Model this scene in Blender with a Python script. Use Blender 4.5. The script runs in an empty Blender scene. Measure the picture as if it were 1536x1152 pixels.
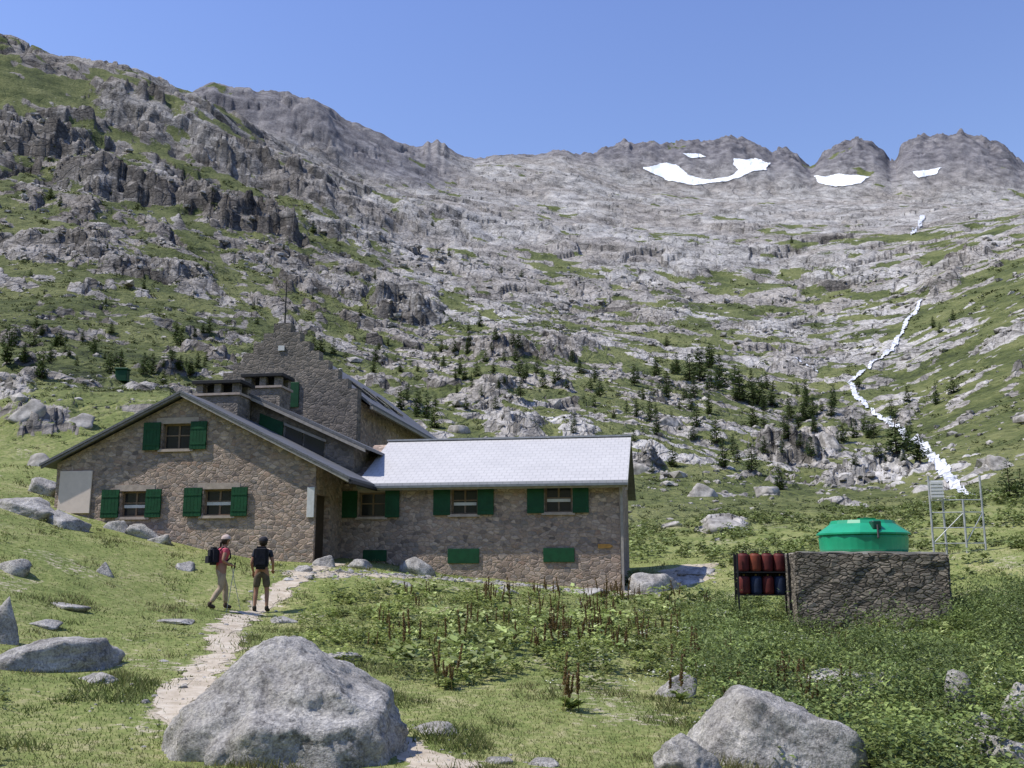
import bpy, bmesh, math, random
import numpy as np
from mathutils import Vector, Matrix, noise as mnoise
random.seed(7); rng=np.random.default_rng(11)
scene=bpy.context.scene
COL=scene.collection
F=1475.0; HZ=860.0
PT=math.atan((HZ-576)/F); sp,cp=math.sin(PT),math.cos(PT)
# ------------------------------------------------------------ helpers
def ray(px,py):
    u=(576-py)/F
    return (px-768)/F, cp-u*sp, sp+u*cp
def ss(a,b,x):
    t=np.clip((x-a)/(b-a),0,1); return t*t*(3-2*t)
def h2(ix,iy,seed):
    ix=ix.astype(np.int64); iy=iy.astype(np.int64)
    n=(ix*374761393+iy*668265263+seed*974634777)&0xffffffff
    n=((n^(n>>13))*1274126177)&0xffffffff
    n=((n^(n>>15))*2246822519)&0xffffffff
    n=n^(n>>16)
    return (n&0xffffff)/float(0x1000000)
def gn(x,y,seed=0):
    xi=np.floor(x); yi=np.floor(y); fx=x-xi; fy=y-yi
    u=fx*fx*fx*(fx*(fx*6-15)+10); v=fy*fy*fy*(fy*(fy*6-15)+10)
    def g(i,j):
        a=h2(xi+i,yi+j,seed)*6.2831853
        return np.cos(a)*(fx-i)+np.sin(a)*(fy-j)
    a=g(0,0);b=g(1,0);c=g(0,1);d=g(1,1)
    return ((a+(b-a)*u)*(1-v)+(c+(d-c)*u)*v)*1.5
def worley(x,y,seed):
    xi=np.floor(x); yi=np.floor(y)
    f1=np.full(x.shape,9.0); f2=np.full(x.shape,9.0)
    rid=np.zeros(x.shape); rx=np.zeros(x.shape); ry=np.zeros(x.shape)
    for i in (-1,0,1):
        for j in (-1,0,1):
            a=h2(xi+i,yi+j,seed); b=h2(xi+i,yi+j,seed+57)
            dx=x-(xi+i+a); dy=y-(yi+j+b); d=np.hypot(dx,dy)
            cl=d<f1
            f2=np.where(cl,f1,np.minimum(f2,d))
            f1=np.where(cl,d,f1)
            rid=np.where(cl,(a*7.13+b*3.7)%1,rid); rx=np.where(cl,dx,rx); ry=np.where(cl,dy,ry)
    return f1,f2,rid,rx,ry
# ------------------------------------------------------------ terrain tables
PXS=[-200,0,100,250,400,520,650,768,930,1050,1200,1350,1536,1800]
ZR={0.05:[-1.6]*14, 4:[-1.6]*14,
9:[-1.45,-1.5,-1.55,-1.6,-1.6,-1.6,-1.6,-1.65,-1.7,-1.7,-1.75,-1.75,-1.75,-1.75],
14:[-1.0,-1.15,-1.25,-1.35,-1.4,-1.45,-1.5,-1.5,-1.55,-1.6,-1.65,-1.65,-1.6,-1.6],
19:[-.3,-.5,-.8,-1.1,-1.2,-1.2,-1.25,-1.3,-1.4,-1.5,-1.6,-1.6,-1.4,-1.2],
24.5:[.8,.4,.1,-.5,-.92,-.8,-.75,-.85,-1.05,-1.1,-1.3,-1.25,-.9,-.6],
29:[2.0,1.3,.9,.3,.1,.1,-.1,-.35,-.7,-.65,-.8,-.7,-.3,0],
33:[2.9,2.0,1.5,.9,.5,.4,.05,-.2,-.5,-.3,-.1,.1,.45,.9]}
PR={45:[690,690,690,700,740,800,815,825,832,825,812,800,785,760],
58:[600,600,590,588,660,770,790,795,800,790,780,770,740,700],
75:[590,590,583,590,650,730,745,760,765,765,760,752,700,640],
110:[560,560,560,575,605,660,680,700,715,720,728,720,660,590],
170:[520,520,520,540,560,600,612,605,625,645,680,670,590,500],
260:[430,440,440,460,490,520,540,530,550,570,605,592,500,410],
400:[310,330,340,360,400,430,460,470,490,500,510,490,410,330],
600:[150,200,220,250,300,340,380,400,420,430,430,410,360,290]}
SK={800:[(-200,-45),(-80,10),(0,46),(50,64),(100,88),(160,105),(200,114),(240,126),(290,143),(340,172),(400,210),(520,268),(650,306),(768,335),(930,355),(1050,362),(1200,362),(1350,350),(1536,320),(1800,260)],
930:[(-200,40),(0,95),(200,150),(290,168),(340,184),(400,207),(450,232),(520,258),(650,294),(768,318),(930,338),(1050,344),(1200,344),(1350,336),(1536,312),(1800,260)],
1100:[(-200,60),(0,110),(200,150),(280,146),(298,134),(322,124),(335,127),(345,131),(375,133),(385,139),(400,139),(420,145),(432,143),(455,154),(475,160),(492,174),(500,186),(520,200),(550,218),(600,242),(650,266),(768,290),(930,312),(1050,320),(1200,320),(1350,314),(1536,306),(1800,260)],
1500:[(-200,120),(0,150),(322,170),(400,178),(480,192),(500,190),(520,196),(560,203),(600,214),(625,220),(634,219),(641,208),(647,214),(656,206),(662,213),(667,211),(674,222),(690,234),(712,243),(740,241),(770,240),(830,242),(870,250),(930,271),(1050,291),(1200,292),(1350,296),(1536,304),(1800,290)],
1900:[(-200,150),(0,170),(500,230),(700,256),(820,246),(836,237),(850,235),(858,240),(870,243),(880,236),(895,236),(905,227),(912,229),(925,224),(940,219),(950,223),(975,215),(990,223),(1010,221),(1025,216),(1050,217),(1075,212),(1095,205),(1106,211),(1115,213),(1140,222),(1160,232),(1175,229),(1190,233),(1203,247),(1216,256),(1224,246),(1234,228),(1245,225),(1255,216),(1270,212),(1285,207),(1296,213),(1308,212),(1325,226),(1334,242),(1344,240),(1352,218),(1366,210),(1378,203),(1390,205),(1410,199),(1425,200),(1440,193),(1452,199),(1470,201),(1485,211),(1500,214),(1516,227),(1525,240),(1536,248),(1560,266),(1600,280),(1800,290)]}
TH=np.linspace(-math.pi,math.pi,5761)
rows=[]
for r in sorted(list(ZR)+list(PR)+list(SK)):
    if r in ZR:
        th=[math.atan2((p-768)/F,1.02) for p in PXS]; z=ZR[r]
    else:
        pts=SK[r] if r in SK else list(zip(PXS,PR[r])); th=[];z=[]
        for p,q in pts:
            X,Y,Z=ray(p,q); th.append(math.atan2(X,Y)); z.append(r*Z/math.hypot(X,Y))
    m=.5*(z[0]+z[-1])*(.5 if r>25 else 1)
    th=[-math.pi]+list(th)+[math.pi]; z=[m]+list(z)+[m]
    zz=np.interp(TH,th,z)
    k=41 if r not in SK else 3
    if r in (800,930): k=9
    ker=np.hanning(k+2)[1:-1]; ker/=ker.sum()
    zz=np.convolve(np.pad(zz,(k//2,k//2),mode='edge'),ker,mode='valid')
    rows.append((r,zz))
rows.append((2300,rows[-1][1]*.75)); rows.append((6000,rows[-1][1]*.4))
RX=np.log(np.array([r for r,_ in rows])); RZ=np.array([z for _,z in rows])
LR=np.linspace(RX[0],RX[-1],1500)
def pchip(x,Y,xq):
    h=np.diff(x)[:,None]; d=np.diff(Y,axis=0)/h
    m=np.zeros_like(Y); m[0]=d[0]; m[-1]=d[-1]
    a,b=d[:-1],d[1:]; same=(a*b)>0
    with np.errstate(divide='ignore',invalid='ignore'):
        hm=2*a*b/(a+b)
    m[1:-1]=np.where(same,hm,0)
    i=np.clip(np.searchsorted(x,xq)-1,0,len(x)-2)
    H=h[i]; t=((xq-x[i])[:,None])/H
    return (2*t**3-3*t**2+1)*Y[i]+(t**3-2*t**2+t)*H*m[i]+(-2*t**3+3*t**2)*Y[i+1]+(t**3-t**2)*H*m[i+1]
ZG=pchip(RX,RZ,LR).astype(np.float32)
def base(th,r):
    a=np.clip((np.log(np.maximum(r,.051))-LR[0])/(LR[1]-LR[0]),0,len(LR)-1.001); i=a.astype(int); fa=a-i
    b=np.clip((th+math.pi)/(TH[1]-TH[0]),0,len(TH)-1.001); j=b.astype(int); fb=b-j
    return (ZG[i,j]*(1-fb)+ZG[i,j+1]*fb)*(1-fa)+(ZG[i+1,j]*(1-fb)+ZG[i+1,j+1]*fb)*fa
RS=6*np.exp(np.linspace(0,math.log(400),2600))
def march(px,py,fn,rmin,rmax):
    X,Y,Z=ray(px,py); n=math.hypot(X,Y); rr=RS[(RS>=rmin)&(RS<=rmax)]
    x=rr*X/n; y=rr*Y/n; z=rr*Z/n; g=fn(x,y); o=g>=z
    k=np.argmax(o) if o.any() else len(rr)-1
    return Vector((x[k],y[k],g[k]))
CR=[]
for a,b,w_,h_ in [(190,300,170,50),(370,352,140,58),(50,238,130,50),(210,415,170,28),(80,388,120,24),(600,480,120,54),(330,252,110,28),(765,537,140,32),(850,530,90,18),(700,418,80,16),(540,332,120,14),(1180,692,80,50),(1290,727,120,38),(1080,797,70,22),(960,712,60,28),(770,655,70,28),(60,655,90,28),(745,597,60,22),(450,300,90,18),(1455,400,60,22),(1415,440,40,24),(1232,667,50,24),(620,330,60,10),(990,480,80,11),(1150,455,90,10),(870,440,70,12),(200,205,90,20),(480,232,60,18),(870,660,50,14),(520,440,60,18),(430,400,80,18),(280,440,60,14),(15,600,50,20),(1500,520,60,12),(1350,640,50,16),(1190,560,60,12),(680,345,60,9),(800,350,90,8),(960,400,90,9),(1240,400,100,9),(1100,350,100,8),(900,330,90,7),(120,330,60,16),(480,350,60,14)]:
    p=march(a,b,lambda x,y: base(np.arctan2(x,y),np.hypot(x,y)),42,1400)
    CR.append((math.atan2(p.x,p.y),math.hypot(p.x,p.y),w_/F*.55,h_/F,len(CR)))
ZX=np.array([0,250,520,768,930,1050,1200,1350,1536])
ZT=np.array([math.atan((p-768)/F) for p in ZX])
ZRr=[30,45,60,110,170,260,400,600,850,1100,2500]
ZV=np.array([[0,0,0,0,0,0,0,0,0],[.25,.25,.15,.1,.05,.0,0,.0,.05],[.28,.30,.26,.25,.2,.12,.0,.0,.1],
[.28,.28,.33,.36,.30,.28,.28,.24,.15],[.29,.29,.38,.42,.40,.38,.39,.38,.20],[.29,.29,.42,.47,.47,.45,.45,.40,.23],
[.31,.34,.52,.60,.56,.52,.51,.49,.33],[.35,.42,.66,.78,.72,.63,.60,.55,.47],[.45,.56,.84,.93,.87,.78,.73,.71,.63],[.75,.9,.98,1,1,.98,.95,.95,.95],[1.1]*9])
def zone(th,r):
    lr=np.log(np.maximum(r,31)); L=np.log(np.array(ZRr))
    i=np.clip(np.searchsorted(L,lr)-1,0,len(L)-2); t=np.clip((lr-L[i])/(L[i+1]-L[i]),0,1)
    b=np.interp(th,ZT,np.arange(9)); j=np.clip(b.astype(int),0,7); fb=b-j
    return (ZV[i,j]*(1-fb)+ZV[i,j+1]*fb)*(1-t)+(ZV[i+1,j]*(1-fb)+ZV[i+1,j+1]*fb)*t
def octw(L,r,lo,hi):
    return ss(1.0,2.0,L/(.007*r+1e-6))*(1-ss(lo,hi,L/r))
def rockmask(x,y,th,r):
    f=np.zeros(x.shape)
    for k,L in enumerate([400,200,100,50,25,12,6,3]):
        w=octw(L,r,.12,.3)*.42; m=w>0
        if m.any(): f[m]+=w[m]*gn(x[m]/L+.3*y[m]/L+k*7.1,y[m]/L*1.0-k*3.3,90+k)
    return ss(.34,.62,zone(th,r)+f)
def hfull(x,y,want=False):
    x=np.asarray(x,float); y=np.asarray(y,float)
    r=np.hypot(x,y); th=np.arctan2(x,y)
    z=base(th,r); R=rockmask(x,y,th,r)
    h=np.zeros(x.shape)
    near=1-ss(30,60,r)
    h+=(.05*gn(x/2.7,y/2.7,1)+.022*gn(x/.8,y/.8,2)+.12*gn(x/7,y/7,5))*ss(1.5,6,r)*near
    far=ss(38,75,r)*(1-.5*ss(700,1100,r)-.2*ss(1200,1500,r)); side=.55+.5*ss(0,-.25,th)+.25*ss(260,110,r)
    for k,L in enumerate([320,160,80,40,20,10,5,2.5,1.3]):
        w=octw(L,r,.10,.26)*far*side; m=w>0
        if not m.any(): continue
        g=gn(x[m]/L+k*3.1,y[m]/L+k*1.7,10+k)
        rr=.75-2*np.abs(g)
        h[m]+=w[m]*L*(.058*g*(.6+R[m])+.008*rr*R[m])
    for k,L in enumerate([90,45,22,11,5.5,2.8]):
        w=octw(L,r,.07,.18)*far*side*(.08+.92*R); m=w>.01
        if not m.any(): continue
        X=x[m];Y=y[m]
        X2=X+.35*L*gn(X/L*.9,Y/L*.9,30+k); Y2=Y+.35*L*gn(X/L*.9+9,Y/L*.9,40+k)
        c,s=math.cos(.5),math.sin(.5)
        U=(X2*c+Y2*s)/L/1.7; V=(-X2*s+Y2*c)/L
        f1,f2,rid,rx,ry=worley(U,V,50+k*5)
        v=(rid-.5)*.11+((rid*13.7)%1-.5)*rx*.33+((rid*29.3)%1-.45)*ry*.30-.06*(1-ss(0,.14,f2-f1))
        h[m]+=w[m]*L*v
    for t0,r0,wt,ht,i in CR:
        m=(np.abs(th-t0)<wt*2)&(r>r0*.92)&(r<r0*1.4)
        if not m.any(): continue
        X=x[m]/r0;Y=y[m]/r0; q=gn(X*22,Y*22,600+i); q2=gn(X*60,Y*60,630+i)
        f1,f2,rid,rx,ry=worley(X*42+q,Y*30+q2,700+i); f1b,f2b,ridb,_,_=worley(X*110,Y*80,740+i)
        lat=ss(1.25,.5,np.abs(th[m]-t0)/wt+.5*q+.2*q2+(rid-.5)*.5)
        u=(r[m]/r0-1)+.030*q+(rid-.5)*.028+(ridb-.5)*.010
        st=.5*ss(-.008,.012,u)+.5*ss(.020,.042,u)
        h[m]+=lat*st*np.exp(-np.maximum(u-.04,0)*9)*ht*r0*(.9+.35*(rid-.5)+.2*(ridb-.5)-.12*(1-ss(0,.12,f2-f1))); R[m]=np.maximum(R[m],lat*ss(-.02,.0,u)*ss(.12,.05,u))
    fr=ss(900,1150,r)*(1-ss(2100,2400,r)); m=fr>0
    if m.any():
        X=x[m];Y=y[m]
        a=.5-np.abs(gn(X/80,Y/80,71))*2; b=.5-np.abs(gn(X/34,Y/34,72))*2; c=gn(X/15,Y/15,73)
        f1,f2,rid,rx,ry=worley(X/30+.4*c,Y/60,760)
        h[m]+=fr[m]*((a*7+b*7+c*3+(rid-.5)*7-13)*ss(1620,1780,r[m])+b*2.2+c*1.2+(rid-.5)*3-5*ss(1250,1450,r[m]))
    if want: return z+h,R
    return z+h
def H1(x,y): return float(hfull(np.array([x]),np.array([y]))[0])
def hit(px,py,rmin=6,rmax=3000): return march(px,py,hfull,rmin,rmax)
# ------------------------------------------------------------ mesh helpers
def meta(o,label=None,cat=None,kind=None,group=None):
    if label: o["label"]=label
    if cat: o["category"]=cat
    if kind: o["kind"]=kind
    if group: o["group"]=group
    return o
def npmesh(name,V,faces,mat,smooth=False,cols=None,attrs=None):
    me=bpy.data.meshes.new(name); V=np.asarray(V,np.float32)
    me.vertices.add(len(V)); me.vertices.foreach_set('co',V.ravel())
    if not isinstance(faces,(list,tuple)): faces=[faces]
    faces=[np.asarray(f) for f in faces if len(f)]
    tot=sum(f.size for f in faces); nf=sum(len(f) for f in faces)
    me.loops.add(tot); me.polygons.add(nf)
    me.loops.foreach_set('vertex_index',np.concatenate([f.ravel() for f in faces]).astype(np.int32))
    st=[];o=0
    for f in faces:
        st.append(o+np.arange(len(f))*f.shape[1]); o+=f.size
    me.polygons.foreach_set('loop_start',np.concatenate(st).astype(np.int32))
    me.polygons.foreach_set('use_smooth',np.full(nf,smooth,bool))
    me.update(calc_edges=True)
    if cols is not None:
        a=me.attributes.new('col','FLOAT_COLOR','POINT'); c=np.ones((len(V),4),np.float32); c[:,:3]=cols
        a.data.foreach_set('color',c.ravel())
    for k,v in (attrs or {}).items():
        a=me.attributes.new(k,'FLOAT','POINT'); a.data.foreach_set('value',np.asarray(v,np.float32).ravel())
    if mat: me.materials.append(mat)
    return me
def link(name,me,parent=None,loc=(0,0,0)):
    o=bpy.data.objects.new(name,me); COL.objects.link(o); o.location=loc
    if parent: o.parent=parent
    return o
def empty(name,loc,rz=0):
    e=bpy.data.objects.new(name,None); COL.objects.link(e); e.location=loc; e.rotation_euler=(0,0,rz); e.empty_display_size=.3; return e
def bm_obj(name,bm,mat,parent=None,loc=(0,0,0),smooth=False):
    bmesh.ops.recalc_face_normals(bm,faces=bm.faces)
    me=bpy.data.meshes.new(name); bm.to_mesh(me); bm.free()
    for p in me.polygons: p.use_smooth=smooth
    if mat: me.materials.append(mat)
    return link(name,me,parent,loc)
def add_box(bm,x0,x1,y0,y1,z0,z1,M=None):
    v=[bm.verts.new((x,y,z)) for z in (z0,z1) for y in (y0,y1) for x in (x0,x1)]
    if M is not None:
        for q in v: q.co=M@q.co
    for f in ((0,2,3,1),(4,5,7,6),(0,1,5,4),(2,6,7,3),(0,4,6,2),(1,3,7,5)): bm.faces.new([v[i] for i in f])
    return v
def add_prism(bm,prof,a0,a1,axis='y'):
    def P(p,a): return (p[0],a,p[1]) if axis=='y' else (a,p[0],p[1])
    A=[bm.verts.new(P(p,a0)) for p in prof]; B=[bm.verts.new(P(p,a1)) for p in prof]; n=len(prof)
    bm.faces.new(A); bm.faces.new(B[::-1])
    for i in range(n): bm.faces.new((A[i],B[i],B[(i+1)%n],A[(i+1)%n]))
def add_cyl(bm,p0,p1,r0,r1=None,n=12,caps=True):
    p0=Vector(p0);p1=Vector(p1); r1=r0 if r1 is None else r1
    q=(p1-p0).to_track_quat('Z','Y'); R0=[];R1=[]
    for i in range(n):
        a=2*math.pi*i/n; d=q@Vector((math.cos(a),math.sin(a),0))
        R0.append(bm.verts.new(p0+d*r0)); R1.append(bm.verts.new(p1+d*r1))
    for i in range(n): bm.faces.new((R0[i],R0[(i+1)%n],R1[(i+1)%n],R1[i]))
    if caps: bm.faces.new(R0[::-1]); bm.faces.new(R1)
def lathe(bm,prof,n=24,c=(0,0,0)):
    rings=[]
    for r,z in prof: rings.append([bm.verts.new((c[0]+r*math.cos(2*math.pi*i/n),c[1]+r*math.sin(2*math.pi*i/n),c[2]+z)) for i in range(n)])
    for a,b in zip(rings,rings[1:]):
        for i in range(n): bm.faces.new((a[i],a[(i+1)%n],b[(i+1)%n],b[i]))
    bm.faces.new(rings[0][::-1]); bm.faces.new(rings[-1])
def box(name,b,mat,parent,bev=0):
    bm=bmesh.new(); add_box(bm,*b)
    if bev: bmesh.ops.bevel(bm,geom=bm.edges[:],offset=bev,segments=1,affect='EDGES')
    return bm_obj(name,bm,mat,parent)
def cut(o,boxes):
    bm=bmesh.new()
    for b in boxes: add_box(bm,*b)
    c=bm_obj('cutter',bm,None); c.parent=o.parent
    m=o.modifiers.new('b','BOOLEAN'); m.operation='DIFFERENCE'; m.object=c; m.solver='EXACT'
    bpy.context.view_layer.update(); dg=bpy.context.evaluated_depsgraph_get()
    me=bpy.data.meshes.new_from_object(o.evaluated_get(dg)); o.modifiers.clear(); o.data=me
    bpy.data.objects.remove(c)
# ------------------------------------------------------------ material helpers
class NT:
    def __init__(s,name):
        s.m=bpy.data.materials.new(name); s.m.use_nodes=True; s.t=s.m.node_tree; s.t.nodes.clear()
        s.out=s.n('ShaderNodeOutputMaterial'); s.b=s.n('ShaderNodeBsdfPrincipled'); s.l(s.b.outputs[0],s.out.inputs[0])
        s.b.inputs['Roughness'].default_value=.85; s.b.inputs['Specular IOR Level'].default_value=.25
    def n(s,t,**k):
        x=s.t.nodes.new(t)
        for a,b in k.items(): setattr(x,a,b)
        return x
    def l(s,a,b): s.t.links.new(a,b)
    def setin(s,i,v):
        if hasattr(v,'is_output'): s.l(v,i)
        else:
            if isinstance(v,(tuple,list)) and len(v)==3 and i.type=='RGBA': v=(*v,1)
            i.default_value=v
    def pos(s,obj=False,scale=None,rot=None):
        o=s.n('ShaderNodeTexCoord').outputs['Object'] if obj else s.n('ShaderNodeNewGeometry').outputs['Position']
        if scale:
            mp=s.n('ShaderNodeMapping'); mp.inputs['Scale'].default_value=scale
            if rot: mp.inputs['Rotation'].default_value=rot
            s.l(o,mp.inputs[0]); o=mp.outputs[0]
        return o
    def noise(s,vec,scale,detail=6,rough=.6,dist=0):
        x=s.n('ShaderNodeTexNoise'); s.l(vec,x.inputs['Vector']); x.inputs['Scale'].default_value=scale; x.inputs['Detail'].default_value=detail
        x.inputs['Roughness'].default_value=rough; x.inputs['Distortion'].default_value=dist; return x.outputs['Fac']
    def vor(s,vec,scale,feature='F1',rand=1):
        x=s.n('ShaderNodeTexVoronoi',feature=feature); s.l(vec,x.inputs['Vector']); x.inputs['Scale'].default_value=scale; x.inputs['Randomness'].default_value=rand; return x
    def warp(s,vec,scale,amt):
        x=s.n('ShaderNodeTexNoise'); s.l(vec,x.inputs['Vector']); x.inputs['Scale'].default_value=scale; x.inputs['Detail'].default_value=3
        a=s.n('ShaderNodeVectorMath',operation='MULTIPLY_ADD'); s.l(x.outputs['Color'],a.inputs[0]); a.inputs[1].default_value=(amt,amt,amt); s.l(vec,a.inputs[2]); return a.outputs[0]
    def ramp(s,fac,stops):
        x=s.n('ShaderNodeValToRGB'); s.l(fac,x.inputs[0]); e=x.color_ramp.elements
        while len(e)<len(stops): e.new(.5)
        for q,(p,c) in zip(e,stops): q.position=p; q.color=(*c,1) if len(c)==3 else c
        return x.outputs[0]
    def mix(s,f,a,b,mode='MIX'):
        x=s.n('ShaderNodeMix',data_type='RGBA',blend_type=mode)
        s.setin(x.inputs[0],f); s.setin(x.inputs[6],a); s.setin(x.inputs[7],b); return x.outputs[2]
    def math(s,op,a,b=0,c=None,clamp=False):
        x=s.n('ShaderNodeMath',operation=op,use_clamp=clamp); s.setin(x.inputs[0],a); s.setin(x.inputs[1],b)
        if c is not None: s.setin(x.inputs[2],c)
        return x.outputs[0]
    def mr(s,v,a,b,c=0,d=1,smooth=True):
        x=s.n('ShaderNodeMapRange'); x.interpolation_type='SMOOTHSTEP' if smooth else 'LINEAR'
        s.setin(x.inputs[0],v)
        for i,q in zip((1,2,3,4),(a,b,c,d)): x.inputs[i].default_value=q
        return x.outputs[0]
    def grey(s,f):
        kc=s.n('ShaderNodeCombineColor')
        for i in range(3): s.l(f,kc.inputs[i])
        return kc.outputs[0]
    def attr(s,nm,col=False):
        x=s.n('ShaderNodeAttribute',attribute_name=nm); return x.outputs['Color' if col else 'Fac']
    def bump(s,h,strength,dist,nrm=None):
        x=s.n('ShaderNodeBump'); s.l(h,x.inputs['Height']); x.inputs['Strength'].default_value=strength; x.inputs['Distance'].default_value=dist
        if nrm: s.l(nrm,x.inputs['Normal'])
        return x.outputs[0]
    def col(s,c): s.setin(s.b.inputs['Base Color'],c)
    def nrm(s,c): s.l(c,s.b.inputs['Normal'])
    def rough(s,v): s.setin(s.b.inputs['Roughness'],v)
def simple(name,c,rough=.6,metal=0,var=.25,vs=6,spec=.3,bump=0):
    t=NT(name); p=t.pos(True); n=t.noise(p,vs,5)
    d=tuple(x*(1-var) for x in c); e=tuple(min(1,x*(1+var)) for x in c)
    t.col(t.ramp(n,[(.3,d),(.7,e)])); t.rough(rough); t.b.inputs['Metallic'].default_value=metal; t.b.inputs['Specular IOR Level'].default_value=spec
    if bump: t.nrm(t.bump(n,bump,.02))
    return t.m
def m_terrain():
    t=NT('terrain_material'); p=t.pos(); g=t.n('ShaderNodeNewGeometry')
    sx=t.n('ShaderNodeSeparateXYZ'); t.l(g.outputs['True Normal'],sx.inputs[0]); nz=sx.outputs[2]
    rock=t.attr('rock'); dirt=t.attr('dirt'); far=t.attr('far'); near=t.attr('near'); lf=t.attr('left')
    ps=t.pos(False,(1,.45,1.2),(0.35,.30,.5))
    nA=t.noise(ps,.055,8,.70); nB=t.noise(ps,.8,6,.7); nC=t.noise(p,7,6,.65); nD=t.noise(p,.010,4,.6)
    v=t.math('ADD',t.math('MULTIPLY',nA,.58),t.math('MULTIPLY',nB,.42))
    rc=t.ramp(v,[(.36,(.065,.06,.054)),(.43,(.225,.212,.192)),(.50,(.405,.385,.352)),(.61,(.63,.605,.565))])
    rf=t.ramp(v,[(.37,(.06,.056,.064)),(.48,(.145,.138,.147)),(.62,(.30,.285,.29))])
    rw=t.mix(t.mr(nD,.42,.58),t.mix(1,rc,(.82,.79,.76),'MULTIPLY'),rc)
    w1=t.warp(ps,.15,3.0); c1=t.vor(w1,.085,'DISTANCE_TO_EDGE').outputs['Distance']; c2=t.vor(w1,.40,'DISTANCE_TO_EDGE').outputs['Distance']
    k1=t.mr(c1,.0,.045,.25,1); k2=t.mr(c2,.0,.07,.55,1); kk=t.math('MULTIPLY',k1,k2)
    rw=t.mix(.65,rw,t.grey(kk),'MULTIPLY')
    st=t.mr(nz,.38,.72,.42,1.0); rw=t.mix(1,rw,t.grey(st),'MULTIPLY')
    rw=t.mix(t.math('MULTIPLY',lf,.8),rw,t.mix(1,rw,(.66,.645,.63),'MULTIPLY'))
    rcol=t.mix(far,rw,rf)  # aerial haze is painted into distant rock as a cooler, duller colour
    gm=t.ramp(v,[(.36,(.035,.045,.02)),(.47,(.098,.118,.04)),(.58,(.19,.20,.08))])
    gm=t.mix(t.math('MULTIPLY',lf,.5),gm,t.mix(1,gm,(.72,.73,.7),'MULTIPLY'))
    vn=t.math('ADD',t.math('MULTIPLY',nB,.45),t.math('MULTIPLY',nC,.55))
    gnr=t.ramp(vn,[(.36,(.10,.13,.035)),(.46,(.165,.20,.058)),(.54,(.235,.25,.09)),(.64,(.37,.335,.18))])
    gcol=t.mix(near,gm,gnr)
    k=t.math('ADD',rock,t.math('MULTIPLY',t.math('SUBTRACT',nB,.5),1.3))
    k=t.math('ADD',k,t.math('MULTIPLY',t.math('SUBTRACT',nA,.5),1.9))
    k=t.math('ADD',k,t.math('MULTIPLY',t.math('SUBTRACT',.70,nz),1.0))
    k=t.math('SUBTRACT',k,t.math('MULTIPLY',near,.4))
    rm=t.mr(k,.42,.54)
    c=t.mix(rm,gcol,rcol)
    dc=t.ramp(vn,[(.35,(.27,.22,.155)),(.6,(.50,.44,.34))])
    dk=t.mr(t.math('ADD',dirt,t.math('MULTIPLY',t.math('SUBTRACT',nC,.5),1.2)),.4,.62)
    c=t.mix(dk,c,dc); t.col(c); t.rough(.95); t.b.inputs['Specular IOR Level'].default_value=.15
    hs=t.math('ADD',nA,t.math('MULTIPLY',nB,.15)); hs=t.math('ADD',hs,t.math('MULTIPLY',kk,.13)); hs=t.math('MULTIPLY',hs,t.math('SUBTRACT',1.0,t.math('MULTIPLY',near,.93)))
    hs=t.math('ADD',hs,t.math('MULTIPLY',nC,.011))
    t.nrm(t.bump(hs,1.0,3.6)); return t.m
def m_stone(name,cols,mortar,scale,zs=1.5,edge=.05,depth=.03,bs=.8):
    t=NT(name); p=t.pos(True,(1,1,zs)); q=t.warp(p,2.6,.24)
    a=t.vor(q,scale,'F1',1); e=t.vor(q,scale,'DISTANCE_TO_EDGE',1)
    sc=t.n('ShaderNodeSeparateColor'); t.l(a.outputs['Color'],sc.inputs[0])
    n=len(cols); c=t.ramp(sc.outputs[0],[(i/(n-1),cc) for i,cc in enumerate(cols)])
    n1=t.noise(t.pos(True),11,6,.75); c=t.mix(.8,c,t.ramp(n1,[(.3,(.55,.55,.55)),(.7,(1.25,1.22,1.2))]),'MULTIPLY')
    em=t.mr(e.outputs['Distance'],edge*.3,edge*1.6)
    c=t.mix(em,t.mix(.8,mortar,t.ramp(n1,[(.3,(.6,.6,.6)),(.7,(1.2,1.2,1.2))]),'MULTIPLY'),c)
    big=t.noise(t.pos(True),.45,5,.65); c=t.mix(.85,c,t.ramp(big,[(.35,(.70,.69,.70)),(.65,(1.14,1.10,1.05))]),'MULTIPLY')
    t.col(c); t.rough(.92)
    t.nrm(t.bump(t.math('ADD',t.mr(e.outputs['Distance'],0,edge*3.5),t.math('MULTIPLY',n1,.5)),bs,depth))
    return t.m
def m_slate(name,c1,c2,rough,mo=.82):
    t=NT(name); p=t.pos(True)
    s=t.n('ShaderNodeSeparateXYZ'); t.l(p,s.inputs[0]); cb=t.n('ShaderNodeCombineXYZ')
    t.l(s.outputs[0],cb.inputs[0]); t.l(t.math('MULTIPLY',s.outputs[2],2.2),cb.inputs[1])
    br=t.n('ShaderNodeTexBrick'); t.l(cb.outputs[0],br.inputs[0]); br.inputs['Scale'].default_value=1; br.inputs['Brick Width'].default_value=.26; br.inputs['Row Height'].default_value=.26
    br.inputs['Mortar Size'].default_value=.014; br.inputs['Color1'].default_value=(*c1,1); br.inputs['Color2'].default_value=(*c2,1); br.inputs['Mortar'].default_value=(*[x*mo for x in c1],1)
    n=t.noise(p,.9,7,.7); c=t.mix(.8,br.outputs[0],t.ramp(n,[(.3,(.90,.90,.905)),(.7,(1.05,1.05,1.045))]),'MULTIPLY')
    t.col(c); t.rough(rough); t.b.inputs['Specular IOR Level'].default_value=.25
    t.nrm(t.bump(br.outputs['Fac'],-.3,.006)); return t.m
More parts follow.
